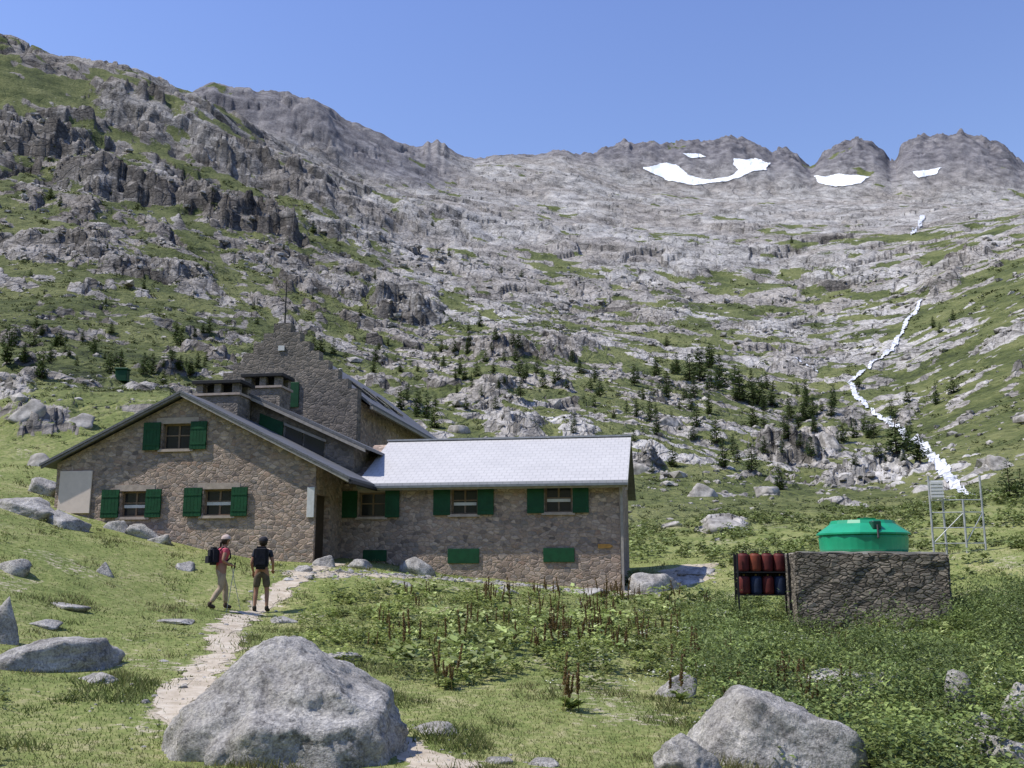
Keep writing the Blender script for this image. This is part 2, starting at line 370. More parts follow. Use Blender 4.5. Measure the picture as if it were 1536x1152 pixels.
def m_boulder(name):
    t=NT(name); p=t.pos(True)
    n0=t.noise(p,1.1,7,.65,.3); n1=t.noise(p,6,8,.75); n2=t.noise(p,38,5,.7)
    c=t.ramp(n0,[(.3,(.26,.242,.218)),(.5,(.44,.418,.385)),(.68,(.59,.567,.53))])
    c=t.mix(.9,c,t.ramp(n1,[(.36,(.42,.42,.42)),(.5,(.98,.98,.98)),(.66,(1.28,1.27,1.24))]),'MULTIPLY')
    c=t.mix(.7,c,t.ramp(n2,[(.38,(.45,.45,.47)),(.6,(1.25,1.25,1.23))]),'MULTIPLY')
    li=t.mr(t.noise(p,3.1,7,.8),.55,.66); c=t.mix(t.math('MULTIPLY',li,.8),c,(.085,.08,.073))
    t.col(c); t.rough(.95); t.b.inputs['Specular IOR Level'].default_value=.15
    hs=t.math('ADD',n0,t.math('MULTIPLY',n1,.40)); hs=t.math('ADD',hs,t.math('MULTIPLY',n2,.05)); t.nrm(t.bump(hs,.95,.16)); return t.m
def m_scree(name):
    t=NT(name); p=t.pos(True); n=t.noise(p,.9,6,.75); v=t.noise(p,.05,3,.6)
    c=t.ramp(n,[(.34,(.12,.113,.103)),(.5,(.35,.333,.305)),(.64,(.55,.527,.49))]); c=t.mix(.8,c,t.ramp(v,[(.35,(.65,.64,.63)),(.65,(1.12,1.09,1.05))]),'MULTIPLY')
    t.col(c); t.rough(.95); return t.m
def m_leaf(name,rough=.55,trans=.3):
    t=NT(name); c=t.attr('col',True); t.col(c); t.rough(rough)
    tr=t.n('ShaderNodeBsdfTranslucent'); t.l(c,tr.inputs[0]); ms=t.n('ShaderNodeMixShader'); ms.inputs[0].default_value=trans
    t.l(t.b.outputs[0],ms.inputs[1]); t.l(tr.outputs[0],ms.inputs[2]); t.l(ms.outputs[0],t.out.inputs[0]); return t.m
M_T=m_terrain()
M_WALL=m_stone('masonry',[(.19,.16,.145),(.37,.29,.235),(.50,.395,.315),(.26,.232,.215),(.56,.46,.385),(.36,.255,.195)],(.33,.265,.22),5.2,1.6,.045,.02,.7)
M_TOWER=m_stone('tower_masonry',[(.12,.112,.10),(.21,.19,.168),(.30,.265,.228),(.165,.157,.145),(.35,.31,.27)],(.22,.20,.175),4.8,1.6,.045,.022,.7)
M_PLINTH=m_stone('dry_stone',[(.12,.108,.088),(.21,.19,.155),(.30,.272,.22),(.165,.15,.122)],(.06,.054,.044),5.6,2.3,.05,.04,.9)
M_SLATE=m_slate('pale_slate',(.50,.488,.478),(.525,.512,.502),.65,.80)
M_SLATED=m_slate('dark_slate',(.13,.132,.14),(.16,.162,.17),.6)
M_TRIM=simple('weathered_trim',(.33,.30,.265),.7)
M_EDGE=simple('dark_verge',(.17,.155,.14),.7)
M_LINTEL=simple('pale_lintel',(.40,.33,.275),.85,var=.2)
M_GREEN=simple('green_shutter_paint',(.006,.060,.021),.55,var=.25)
M_DARK=simple('dark_interior',(.012,.012,.012),.7)
M_FRAME=simple('window_frame',(.20,.14,.09),.6)
M_CURT=simple('curtain',(.6,.6,.58),.8,var=.1)
M_DOOR=simple('door_wood',(.05,.035,.022),.6)
M_WHITE=simple('white_board',(.72,.60,.52),.6,var=.06)
M_BLK=simple('black_cap',(.02,.02,.022),.6)
M_LEAF=m_leaf('foliage'); M_GRASS=m_leaf('grass_blades',.7,.35); M_NEED=m_leaf('needles',.8,.15)
M_BARK=simple('bark',(.09,.065,.045),.9,bump=.5)
M_B1=m_boulder('granite'); M_B2=m_scree('granite_scree')
gg=NT('glass'); gg.col((.02,.023,.026)); gg.rough(.12); gg.b.inputs['Specular IOR Level'].default_value=.6; M_GLASS=gg.m
# ------------------------------------------------------------ terrain mesh
DT=.066
td=np.radians(np.arange(-34,34.001,DT)); to=np.radians(np.arange(36,180,3.0))
th=np.concatenate([-to[::-1],td,to]); th=np.concatenate([[-math.pi],th])
rr=np.concatenate([[.05],np.geomspace(.6,6,40)[:-1],np.geomspace(6,40,340)[:-1],np.geomspace(40,1500,620)[:-1],np.geomspace(1500,2300,130)[:-1],np.geomspace(2300,6000,14)])
TG,RG=np.meshgrid(th,rr); X=(RG*np.sin(TG)).ravel(); Y=(RG*np.cos(TG)).ravel()
Z,RK=hfull(X,Y,True); R=RG.ravel(); T=TG.ravel(); Zg=Z.reshape(TG.shape)
def zgrid(t_,r_):
    i=np.clip(np.searchsorted(rr,r_,side='right')-1,0,len(rr)-2); a=(r_-rr[i])/(rr[i+1]-rr[i])
    j=np.clip(np.searchsorted(th,t_,side='right')-1,0,len(th)-2); b=(t_-th[j])/(th[j+1]-th[j])
    return (Zg[i,j]*(1-b)+Zg[i,j+1]*b)*(1-a)+(Zg[i+1,j]*(1-b)+Zg[i+1,j+1]*b)*a
def pts(lst,**k): return np.array([hit(a,b,**k)[:] for a,b in lst])
def dpoly(P,x,y):
    d=np.full(x.shape,1e9)
    for a,b in zip(P,P[1:]):
        v=b[:2]-a[:2]; L=max(1e-6,(v**2).sum()); t=np.clip(((x-a[0])*v[0]+(y-a[1])*v[1])/L,0,1)
        d=np.minimum(d,np.hypot(x-a[0]-t*v[0],y-a[1]-t*v[1]))
    return d
P1=pts([(500,846),(440,872),(400,905),(365,925),(340,948),(335,972),(312,1002),(278,1045),(272,1085),(400,1103),(560,1100),(650,1140),(720,1190)],rmax=60)
P2=pts([(440,860),(560,862),(700,872),(800,880),(930,893),(1000,880),(1050,850)],rmax=60)
P3=pts([(985,880),(1015,872),(1040,850)],rmax=70)
def pnoise(x,y): return .20*gn(x/.9,y/.9,300)+.14*gn(x/.35,y/.35,301)+.06*gn(x/.14,y/.14,305)
def dirtf(x,y):
    n=pnoise(x,y)
    a=.8*ss(.60,.05,dpoly(P1,x,y)+n*1.2); b=ss(1.1,.1,dpoly(P2,x,y)+n*2.2)*.85
    c=.42*ss(.15,.55,gn(x/2.2,y/2.2,303)); e=ss(1.5,.5,dpoly(P3,x,y)+n*2)
    return np.maximum(np.maximum(np.maximum(a,b),c),e)
DI=np.zeros(X.shape); nm=R<60; DI[nm]=dirtf(X[nm],Y[nm])
S1=pts([(1383,326),(1374,345),(1370,352)],rmin=300); S2=pts([(1382,452),(1362,480),(1340,520),(1306,548),(1272,576),(1288,600),(1318,625),(1350,645),(1385,668),(1412,700),(1440,735),(1462,748)],rmin=62)
S4=pts([(1195,540),(1225,560)],rmin=62)
def wdist(x,y,r): return dpoly(S2,x,y)/r
def proj(x,y,z):
    zc=y*cp+z*sp; return 768+F*x/zc, 576-F*(z*cp-y*sp)/zc
snowpoly=[[(962,252),(980,250),(1000,245),(1018,250),(1032,263),(1050,268),(1070,270),(1092,266),(1108,256),(1098,248),(1102,239),(1118,241),(1135,238),(1156,246),(1150,256),(1132,258),(1118,264),(1092,273),(1070,276),(1040,279),(1018,275),(1000,271),(985,264)],[(1220,264),(1240,265),(1262,262),(1306,266),(1290,276),(1265,281),(1250,281),(1228,276)],[(1366,259),(1390,257),(1412,251),(1404,263),(1378,268)],[(1024,231),(1050,232),(1060,237),(1035,238)]]
nr,nt=len(rr),len(th)
i0=np.arange(nr-1)[:,None]*nt; j=np.arange(nt)[None,:]; j2=(j+1)%nt
Q=np.stack([i0+j,i0+j2,i0+nt+j2,i0+nt+j],-1).reshape(-1,4)
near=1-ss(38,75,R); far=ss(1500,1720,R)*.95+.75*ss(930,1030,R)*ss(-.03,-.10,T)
far=np.clip(far+.06*ss(300,900,R),0,1); left=ss(-.06,-.22,T+.05*gn(X/60,Y/60,888))*ss(60,120,R)  # far: weight of the painted haze tint, growing with distance
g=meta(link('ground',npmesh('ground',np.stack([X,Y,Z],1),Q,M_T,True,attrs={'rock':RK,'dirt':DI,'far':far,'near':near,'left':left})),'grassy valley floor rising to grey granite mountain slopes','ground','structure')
def finesheet(name,t0,t1,r0,r1,dt,dl,fn,off,mat,label,cat):
    tv=np.arange(t0,t1,dt); rv=np.exp(np.arange(math.log(r0),math.log(r1),dl)); tg,rg=np.meshgrid(tv,rv); tf=tg.ravel(); rf=rg.ravel()
    x=rf*np.sin(tf); y=rf*np.cos(tf); z=zgrid(tf,rf); w=fn(x,y,z,rf)
    n1,n2=tg.shape; a=np.arange(n1-1)[:,None]*n2; b=np.arange(n2-1)[None,:]; q=np.stack([a+b,a+b+1,a+n2+b+1,a+n2+b],-1).reshape(-1,4)
    f=q[w[q].mean(1)>.5]
    if not len(f): print('EMPTY',name); return
    u,inv=np.unique(f,return_inverse=True); V=np.stack([x[u],y[u],z[u]+off*rf[u]],1)
    meta(link(name,npmesh(name,V,inv.reshape(-1,4),mat,True)),label,cat,'structure')
t=NT('snow'); n=t.noise(t.pos(),.05,6); t.col(t.ramp(n,[(.3,(.70,.74,.80)),(.7,(.86,.87,.89))])); t.rough(.7); t.nrm(t.bump(n,.3,2)); M_SNOW=t.m
t=NT('white_water'); n=t.noise(t.pos(),.9,7,.75); t.col(t.ramp(n,[(.36,(.2,.2,.195)),(.46,(.55,.56,.58)),(.55,(.86,.87,.89))])); t.rough(.35); t.nrm(t.bump(n,.5,.3)); M_FOAM=t.m
def snowf(x,y,z,r):
    px,py=proj(x,y,z); px=px+3*gn(x/30,y/30,500)+1.2*gn(x/9,y/9,502); py=py+1.0*gn(x/25,y/25,501)+.6*gn(x/8,y/8,503); ins=np.zeros(px.shape,bool)
    for pg in snowpoly:
        c=np.zeros(px.shape,bool)
        for (x1,y1),(x2,y2) in zip(pg,pg[1:]+pg[:1]):
            m=((y1>py)!=(y2>py)); xx=(x2-x1)*(py-y1)/((y2-y1) if y2!=y1 else 1e-9)+x1; c^=m&(px<xx)
        ins|=c
    return ins.astype(float)
finesheet('snow_field',.13,.46,1490,1985,.00035,.0008,snowf,.0010,M_SNOW,'white patches of old snow below a rocky ridge','snow')
def streamf(x,y,z,r):
    wn=.0020*gn(x/r*230,y/r*230,400)+.0018*gn(x/2.2,y/2.2,401)+.0012*gn(x/.8,y/.8,402)+.0012*gn(x/r*900,y/r*900,404); out=np.zeros(x.shape)
    for S,w in ((S1,.0016),(S4,.0010)): out=np.maximum(out,ss(w*1.6,w*.5,dpoly(S,x,y)/r+wn))
    w=.0025+.0036*ss(240,90,r); br=.45*ss(.0,.35,gn(x/r*120,y/r*60,405))+.3*ss(.1,.4,gn(x/r*420,y/r*300,406))
    return np.maximum(out,ss(1.5,.5,(dpoly(S2,x,y)/r+wn)/w+br))
finesheet('stream',.24,.50,60,1150,.0005,.0018,streamf,.0016,M_FOAM,'white mountain stream tumbling down between rocks','stream')
t=NT('trodden_earth'); n=t.noise(t.pos(),3,8,.7); n2=t.noise(t.pos(),50,4,.7); t.col(t.mix(.35,t.ramp(n,[(.32,(.34,.28,.20)),(.5,(.49,.42,.32)),(.66,(.60,.54,.44))]),t.ramp(n2,[(.3,(.6,.6,.6)),(.7,(1.15,1.15,1.15))]),'MULTIPLY')); t.rough(.95); t.nrm(t.bump(n,.5,.04))
def pathf(x,y,z,r): return ss(.42,.16,dpoly(P1,x,y)+pnoise(x,y)*1.1+.16*ss(0,.4,gn(x/1.3,y/1.3,307)))
finesheet('path',-.42,.05,7,33,.0009,.0022,pathf,.0004,t.m,'narrow trodden earth footpath across the grass','path')
# ------------------------------------------------------------ hut
RZ9=math.radians(-9); W0=Vector((3.48,32,0)); hut=empty('mountain_hut',W0,RZ9)
meta(hut,'stone mountain refuge with green shutters and slate roofs','building')
cr,sr=math.cos(RZ9),math.sin(RZ9)
def onplane(px,py,yl=None,xl=None):
    X_,Y_,Z_=ray(px,py)
    ox=-(W0.x*cr+W0.y*sr); oy=-(-W0.x*sr+W0.y*cr)
    dx=X_*cr+Y_*sr; dy=-X_*sr+Y_*cr
    k=(yl-oy)/dy if yl is not None else (xl-ox)/dx
    return ox+dx*k, oy+dy*k, Z_*k
def prism(name,prof,a0,a1,mat,axis='y',parent=hut):
    bm=bmesh.new(); add_prism(bm,prof,a0,a1,axis); return bm_obj(name,bm,mat,parent)
GL,GR,GA=-18.2,-9.32,-13.9
front=prism('wall',[(GL,-2),(GR,-2),(GR,3.45),(GA,5.62),(GL,3.55)],-2.68,3.4,M_WALL)
wing=prism('wall',[(0,-2.5),(6.9,-2.5),(6.9,3.0),(3.45,4.75),(0,2.98)],-9.32,0,M_WALL,'x')
def rect(pa,pb,yl):
    a=onplane(pa[0],pa[1],yl); b=onplane(pb[0],pb[1],yl); return min(a[0],b[0]),max(a[0],b[0]),min(a[2],b[2]),max(a[2],b[2])
cf=[];cw=[]
def window(pa,pb,yl,sl,sr_,cuts,curtain):
    x0,x1,z0,z1=rect(pa,pb,yl); cuts.append((x0,x1,yl-.5,yl+.28,z0,z1))
    bm=bmesh.new(); yf=yl+.16
    for b in ((x0,x0+.05,z0,z1),(x1-.05,x1,z0,z1),(x0+.05,x1-.05,z0,z0+.05),(x0+.05,x1-.05,z1-.05,z1),((x0+x1)/2-.03,(x0+x1)/2+.03,z0+.05,z1-.05)):
        add_box(bm,b[0],b[1],yf,yf+.06,b[2],b[3])
    zc=z0+(z1-z0)*.55
    add_box(bm,x0+.05,(x0+x1)/2-.03,yf+.005,yf+.055,zc-.02,zc+.02); add_box(bm,(x0+x1)/2+.03,x1-.05,yf+.005,yf+.055,zc-.02,zc+.02)
    w=bm_obj('window',bm,M_FRAME,hut)
    box('window_pane',(x0+.05,x1-.05,yf+.03,yf+.04,z0+.05,z1-.05),M_GLASS,w)
    if curtain:
        zt=z0+(z1-z0)*curtain
        box('curtain',(x0+.06,x1-.06,yf-.02,yf-.005,zt,zt+.10),M_CURT,w)
    box('window_sill',(x0-.1,x1+.1,yl-.07,yl+.2,z0-.09,z0-.003),M_LINTEL,w)
    box('lintel',(x0-.22,x1+.22,yl-.012,yl+.2,z1+.003,z1+.2),M_LINTEL,w)
    for a,b in (sl,sr_):
        p=onplane(a,pa[1],yl)[0]; q=onplane(b,pa[1],yl)[0]
        bm=bmesh.new(); add_box(bm,p,q,yl-.085,yl-.045,z0-.03,z1+.05)
        n=5
        for i in range(n):
            u0=p+(q-p)*(i+.04)/n; u1=p+(q-p)*(i+.96)/n; add_box(bm,u0,u1,yl-.092,yl-.086,z0-.02,z1+.04)
        for zz in (z0+.12,z1-.2): add_box(bm,p+.01,q-.01,yl-.104,yl-.0925,zz,zz+.07)
        bm_obj('shutter',bm,M_GREEN,hut)
FY=-2.68
window((182,737),(220,775),FY,(155,181),(221,244),cf,.35)
window((306,734),(348,773),FY,(278,305),(349,373),cf,.4)
window((245,636),(286,673),FY,(218,243),(288,312),cf,.0)
window((539,739),(577,775),0,(514,537),(579,600),cw,.0)
window((677,733),(716,771),0,(651,676),(717,741),cw,.35)
window((817,729),(858,768),0,(791,816),(859,883),cw,.4)
cut(front,cf+[(GR-.25,GR+.5,-2.55,-1.35,.0,2.45)])
cut(wing,cw)
box('door',(GR-.22,GR-.16,-2.5,-1.4,.05,2.42),M_DOOR,hut)
for a,b in (((545,825),(580,842)),((672,823),(719,845)),((815,822),(862,843))):
    x0,x1,z0,z1=rect(a,b,0); box('cellar_shutter',(x0,x1,-.05,-.005,z0,z1),M_GREEN,hut,.01)
x0,x1,z0,z1=rect((92,707),(135,770),FY); box('notice_board',(x0,x1,FY-.06,FY-.01,z0,z1),M_WHITE,hut,.01)
x0,x1,z0,z1=rect((462,731),(471,776),FY); box('door_sign',(x0,x1,FY-.05,FY-.01,z0,z1),M_CURT,hut,.005)
def slab(name,p0,p1,t,a0,a1,mat,axis='y',parent=hut):
    return prism(name,[p0,p1,(p1[0],p1[1]-t),(p0[0],p0[1]-t)],a0,a1,mat,axis,parent)
slab('roof',(GA,5.80),(-18.65,3.50),.08,-3.0,3.4,M_SLATED); slab('roof',(GA+.003,5.80),(-8.12,2.93),.08,-3.0,.33,M_SLATED)
slab('verge_board',(GA,5.71),(-18.6,3.42),.07,-2.98,-2.9,M_EDGE); slab('verge_board',(GA+.003,5.71),(-8.16,2.86),.09,-2.98,-2.9,M_TRIM)
box('gutter',(-8.14,-8.02,-2.98,.2,2.72,2.82),M_BLK,hut)
slab('soffit',(-9.3,3.40),(-8.2,2.80),.05,-2.89,.3,M_TRIM)
prism('wall',[(-13.5,2),(-9.1,2),(-9.1,4.35),(-13.5,6.33)],.36,3.42,M_TOWER)
slab('roof',(-13.7,6.6),(-8.55,4.26),.10,-.0,3.44,M_SLATED); slab('verge_board',(-13.7,6.49),(-8.6,4.17),.11,-.02,.07,M_TRIM)
def para(name,pxs,yl,t,mat):
    P=[onplane(a,b,yl) for a,b in pxs]; bm=bmesh.new(); add_prism(bm,[(p[0],p[2]) for p in P],yl-t,yl-.004)
    return bm_obj(name,bm,mat,hut)
para('shutter',[(391,620),(426,634),(424,655),(389,641)],.36,.06,M_GREEN)
para('window',[(430,640),(455,650),(453,672),(428,660)],.36,.05,M_GLASS)
para('window',[(458,651),(487,663),(485,684),(456,673)],.36,.05,M_GLASS)
para('window_frame',[(427,634),(490,660),(490,664),(427,638)],.36,.09,M_TRIM)
slab('roof',(3.45,4.88),(-.38,2.95),.1,-8.75,.3,M_SLATE,'x'); slab('roof',(3.453,4.88),(7.25,2.93),.1,-8.75,.3,M_SLATED,'x')
box('fascia',(-8.7,.27,-.36,-.3,2.72,2.86),M_TRIM,hut); box('gutter',(-8.7,.3,-.47,-.375,2.78,2.86),simple('zinc',(.25,.26,.27),.4,.6),hut)
box('ridge_cap',(-8.8,.3,3.33,3.57,4.87,4.93),simple('ridge_zinc',(.3,.31,.32),.5),hut)
slab('verge_board',(3.45,4.77),(-.36,2.85),.22,.2,.29,M_LINTEL,'x')
box('downpipe',(.03,.11,-.12,-.04,-.6,2.75),M_TRIM,hut)
MX=-13.2; prism('wall',[(MX-3.1,-1),(MX+3.1,-1),(MX+3.1,6.55),(MX,9.0),(MX-3.1,6.55)],3.96,17,M_WALL)
n=8; dx=.4; dz=.385
prof=[(MX-.35-dx*(n-1),-1),(MX+.35+dx*(n-1),-1)]
for i in range(n-1,-1,-1):
    prof.append((MX+.35+dx*i,9.65-dz*i))
    if i>0: prof.append((MX+.35+dx*(i-1),9.65-dz*i))
for i in range(n):
    prof.append((MX-.35-dx*i,9.65-dz*i))
    if i<n-1: prof.append((MX-.35-dx*i,9.65-dz*(i+1)))
prism('stepped_gable',prof,3.45,3.95,M_TOWER)
slab('roof',(MX,9.2),(MX+3.55,6.45),.12,3.955,17.4,M_SLATED); slab('roof',(MX-.003,9.2),(MX-3.55,6.45),.12,3.955,17.4,M_SLATED)
box('gutter',(MX+3.5,MX+3.62,3.96,17.4,6.22,6.33),M_TRIM,hut)
for y in (6.5,8.6,10.7):
    a=MX+1.7;b=MX+2.7; za=9.2-(1.7)*.7746+.03; zb=9.2-2.7*.7746+.03
    prism('roof_window',[(a,za),(b,zb),(b,zb+.08),(a,za+.08)],y,y+1.0,M_GLASS)
x0,x1,z0,z1=rect((427,574),(448,611),3.45); box('shutter',(x0,x1,3.38,3.44,z0,z1),M_GREEN,hut,.01)
x0,x1,z0,z1=rect((418,519),(427,526),3.45); box('plaque',(x0,x1,3.4,3.44,z0,z1),M_CURT,hut)
bm=bmesh.new(); add_cyl(bm,(MX,3.7,9.6),(MX,3.7,11.35),.035,.02,8); add_cyl(bm,(MX-.25,3.7,10.9),(MX+.25,3.7,10.9),.015,n=6); bm_obj('lightning_rod',bm,M_BLK,hut)
def chimney(x0,x1,y0,y1,zb,zt):
    c=box('chimney',(x0,x1,y0,y1,zb,zt-.55),M_TOWER,hut,.02)
    box('chimney_ledge',(x0-.06,x1+.06,y0-.06,y1+.06,zt-.548,zt-.47),M_LINTEL,c)
    m=(x0+x1)/2
    for xa in (x0+.02,m-.12,x1-.26):
        for ya in (y0+.02,y1-.26): box('chimney_pier',(xa,xa+.24,ya,ya+.24,zt-.468,zt-.142),M_TOWER,c)
    box('flue',(x0+.3,x1-.3,y0+.3,y1-.3,zt-.468,zt-.15),M_DARK,c)
    box('chimney_cap',(x0-.1,x1+.1,y0-.1,y1+.1,zt-.14,zt-.02),M_BLK,c,.01)
chimney(-14.45,-12.85,-.9,.1,4.8,6.55); chimney(-13.5,-12.1,.9,1.9,5.3,7.12)
x0,x1,z0,z1=rect((897,816),(920,822),0); bm=bmesh.new(); zc=(z0+z1)/2; add_prism(bm,[(x0,z0),(x1-.12,z0),(x1,zc),(x1-.12,z1),(x0,z1)],-.04,-.005)
bm_obj('direction_sign',bm,simple('yellow_sign',(.46,.24,.06),.6),hut)
# ------------------------------------------------------------ plinth + tank
ang=math.radians(-10)
pl=empty('tank_plinth',(6.48,22.9,0),ang); meta(pl,'low square dry stone plinth under a green tank','plinth')
bm=bmesh.new(); add_box(bm,0,3.35,0,3.0,-2.1,.46); bmesh.ops.bevel(bm,geom=bm.edges[:],offset=.04,segments=2,affect='EDGES')
bmesh.ops.subdivide_edges(bm,edges=bm.edges[:],cuts=16,use_grid_fill=True)
for v in bm.verts: v.co+=mnoise.noise_vector(v.co*2.3)*.05+mnoise.noise_vector(v.co*7)*.03
bm_obj('stone_body',bm,M_PLINTH,pl)
bm=bmesh.new(); add_box(bm,.06,3.29,.06,2.94,.40,.49); bmesh.ops.subdivide_edges(bm,edges=bm.edges[:],cuts=12,use_grid_fill=True)
for v in bm.verts: v.co+=mnoise.noise_vector(v.co*2.1)*.03
bm_obj('coping',bm,simple('coping_stone',(.40,.37,.32),.9,bump=.6,vs=3,var=.35),pl)
tk=empty('water_tank',(0,0,0)); tk.location=Matrix.Translation((6.48,22.9,0))@Matrix.Rotation(ang,4,'Z')@Vector((1.72,1.15,.49))
meta(tk,'round bright green plastic water tank on a stone plinth','tank')
M_TANK=simple('green_plastic',(.012,.30,.15),.38,var=.15,vs=2,spec=.5)
bm=bmesh.new(); lathe(bm,[(.98,0),(1.0,.05),(1.02,.34),(1.0,.40)],40); bm_obj('tank_body',bm,M_TANK,tk)
bm=bmesh.new(); lathe(bm,[(1.07,.402),(1.07,.44),(.76,.66),(.72,.74),(.3,.755)],16); bm_obj('tank_lid',bm,M_TANK,tk)
bm=bmesh.new(); add_box(bm,-.1,.1,-.98,-.72,.5,.70); bmesh.ops.bevel(bm,geom=bm.edges[:],offset=.02,segments=1,affect='EDGES'); bm_obj('lid_clasp',bm,simple('dark_green_plastic',(.01,.07,.045),.4),tk)
bm=bmesh.new(); add_cyl(bm,(0,-1.0,.6),(-.05,-1.14,.3),.025,n=8); bm_obj('strap',bm,M_BLK,tk)
bm=bmesh.new(); lathe(bm,[(.2,.756),(.22,.81),(.1,.82)],16,(.15,.1,0)); bm_obj('hatch',bm,M_TANK,tk)
M_RED=simple('red_paint',(.10,.016,.014),.65,var=.45); M_ORG=simple('orange_paint',(.16,.035,.016),.65,var=.4); M_BLUE=simple('blue_paint',(.014,.024,.055),.65,var=.4); M_BRASS=simple('brass',(.4,.3,.1),.4,.8); M_STEEL=simple('steel',(.45,.46,.47),.5,.4)
def cyl_mesh(mat):
    bm=bmesh.new(); lathe(bm,[(.11,0),(.132,.02),(.14,.07),(.14,.36),(.128,.41),(.06,.445)],20); me=bpy.data.meshes.new('gas_body'); bm.to_mesh(me); bm.free(); me.materials.append(mat)
    for p in me.polygons: p.use_smooth=True
    return me
CM={'dark red':cyl_mesh(M_RED),'dark blue':cyl_mesh(M_BLUE),'rusty orange':cyl_mesh(M_ORG)}
bm=bmesh.new()
for a in range(0,360,60):
    c,s=math.cos(math.radians(a)),math.sin(math.radians(a)); add_cyl(bm,(.09*c,.09*s,.41),(.09*c,.09*s,.48),.008,n=6)
lathe(bm,[(.095,.48),(.105,.485),(.095,.495)],20); mcol=bpy.data.meshes.new('collar'); bm.to_mesh(mcol); bm.free(); mcol.materials.append(M_BLK)
bm=bmesh.new(); add_cyl(bm,(0,0,.44),(0,0,.485),.02,n=8); mval=bpy.data.meshes.new('valve'); bm.to_mesh(mval); bm.free(); mval.materials.append(M_BRASS)
gx,gy,gz=5.44,24.2,-.50
rk=empty('cylinder_rack',(gx,gy,gz)); meta(rk,'dark metal rack holding two tiers of gas cylinders','rack')
for x in (-.02,1.2):
    for y in (-.17,.17): box('rack_post',(x-.018,x+.018,y-.018,y+.018,-.95,.98),M_BLK,rk)
for z in (0,.54): box('rack_shelf',(.0,1.18,-.15,.15,z-.025,z),M_BLK,rk)
box('rack_back',(.0,1.18,.152,.162,-.02,.95),M_BLK,rk)
lay=[['dark red','dark blue','dark red','dark blue'],['dark red','rusty orange','dark red','dark red']]
for lv in range(2):
    for i in range(4):
        k=lay[lv][i]; o=link('gas_cylinder',CM[k],None,(gx+.16+i*.287,gy,gz+.001+lv*.54))
        link('collar',mcol,o); link('valve',mval,o)
        meta(o,k+' gas cylinder standing in a rack beside the plinth','gas cylinder',None,'gas cylinders in the rack')
mp=Vector((13.75,32.5,0)); mp.z=H1(mp.x,mp.y)-.3; ma=empty('weather_station',mp,math.radians(-15)); meta(ma,'galvanised steel frame with white instrument box and posts','weather station')
for x,y,h in ((0,0,2.9),(.45,.4,2.5),(1.0,0,2.1),(1.6,.2,2.9)):
    bm=bmesh.new(); add_cyl(bm,(x,y,-.4),(x,y,h),.035,n=8); bm_obj('post',bm,M_STEEL,ma)
bm=bmesh.new()
for z in (.7,1.2,1.7,2.1): add_cyl(bm,(0,0,z),(1.0,0,z),.018,n=6); add_cyl(bm,(0,0,z),(.45,.4,z),.018,n=6); add_cyl(bm,(1.0,0,z),(1.6,.2,z),.018,n=6)
add_cyl(bm,(.0,.0,.7),(1.0,.0,1.7),.016,n=6); add_cyl(bm,(1.0,.0,.7),(1.6,.2,1.7),.016,n=6)
bm_obj('brace',bm,M_STEEL,ma)
bm=bmesh.new(); add_box(bm,.06,.42,-.05,.2,2.15,2.75)
for i in range(5): add_box(bm,.04,.44,-.08,-.051,2.19+i*.11,2.26+i*.11)
bm_obj('instrument_box',bm,simple('white_paint',(.6,.6,.6),.5,var=.1),ma)
gb=hit(183,572,rmin=40); s=gb.length/F
e=empty('storage_bin',gb+Vector((0,0,-.05))); meta(e,'small dark green storage bin on a grassy knoll','bin')
box('bin_body',(-8*s,8*s,-6*s,6*s,0,16*s),M_GREEN,e,.05); box('bin_lid',(-9*s,9*s,-7*s,7*s,16.1*s,19*s),M_GREEN,e,.05)
# ------------------------------------------------------------ boulders
def convex(dirs,seed,nplanes,lo=.62,k=38):
    rg=np.random.default_rng(seed); n=rg.normal(size=(nplanes,3)); n/=np.linalg.norm(n,axis=1)[:,None]
    h=rg.uniform(lo,.98,nplanes)
    d=dirs@n.T; q=np.where(d>.05,h/np.maximum(d,.05),9)
    return -np.log(np.exp(-k*q).sum(1)+1e-30)/k
_ico={}
def ico(sub):
    if sub not in _ico:
        bm=bmesh.new(); bmesh.ops.create_icosphere(bm,subdivisions=sub,radius=1); bm.verts.ensure_lookup_table()
        _ico[sub]=(np.array([v.co[:] for v in bm.verts]),np.array([[v.index for v in f.verts] for f in bm.faces])); bm.free()
    return _ico[sub]
def rockmesh(name,size,seed,sub=5,nz=.06,mat=None,planes=12,rad=None):
    D,Fc=ico(sub); q=np.clip(convex(D,seed,planes,.55),.3,1.2) if rad is None else rad(D)
    V=D*q[:,None]; out=np.empty(len(V))
    for i,v in enumerate(V):
        p=Vector(v)*1.9+Vector((seed*3.1,0,0)); out[i]=mnoise.fractal(p,.65,2.1,8)-1.0*max(0,.10-abs(mnoise.noise(p*.9)))*3
    V=V*(1+nz*out)[:,None]*np.array(size)
    return npmesh(name,V,Fc,mat or M_B1,True)
def boulder(px,py,wp,hp,seed,label,sub=4,depth=.8,rmin=6,dz=0,mat=None):
    b=hit(px,py,rmin=rmin); r=math.hypot(b.x,b.y); w=wp*r/F; h=hp*r/F
    d=w*depth; y=Vector((b.x,b.y,0)).normalized(); c=Vector((b.x,b.y,b.z))+y*d*.35
    me=rockmesh('boulder',(w*.57,d*.57,h*1.15),seed,sub,mat=mat)
    o=link('boulder',me,None,(c.x,c.y,H1(c.x,c.y)*.3+b.z*.7-h*.05+dz)); meta(o,label,'rock'); return o
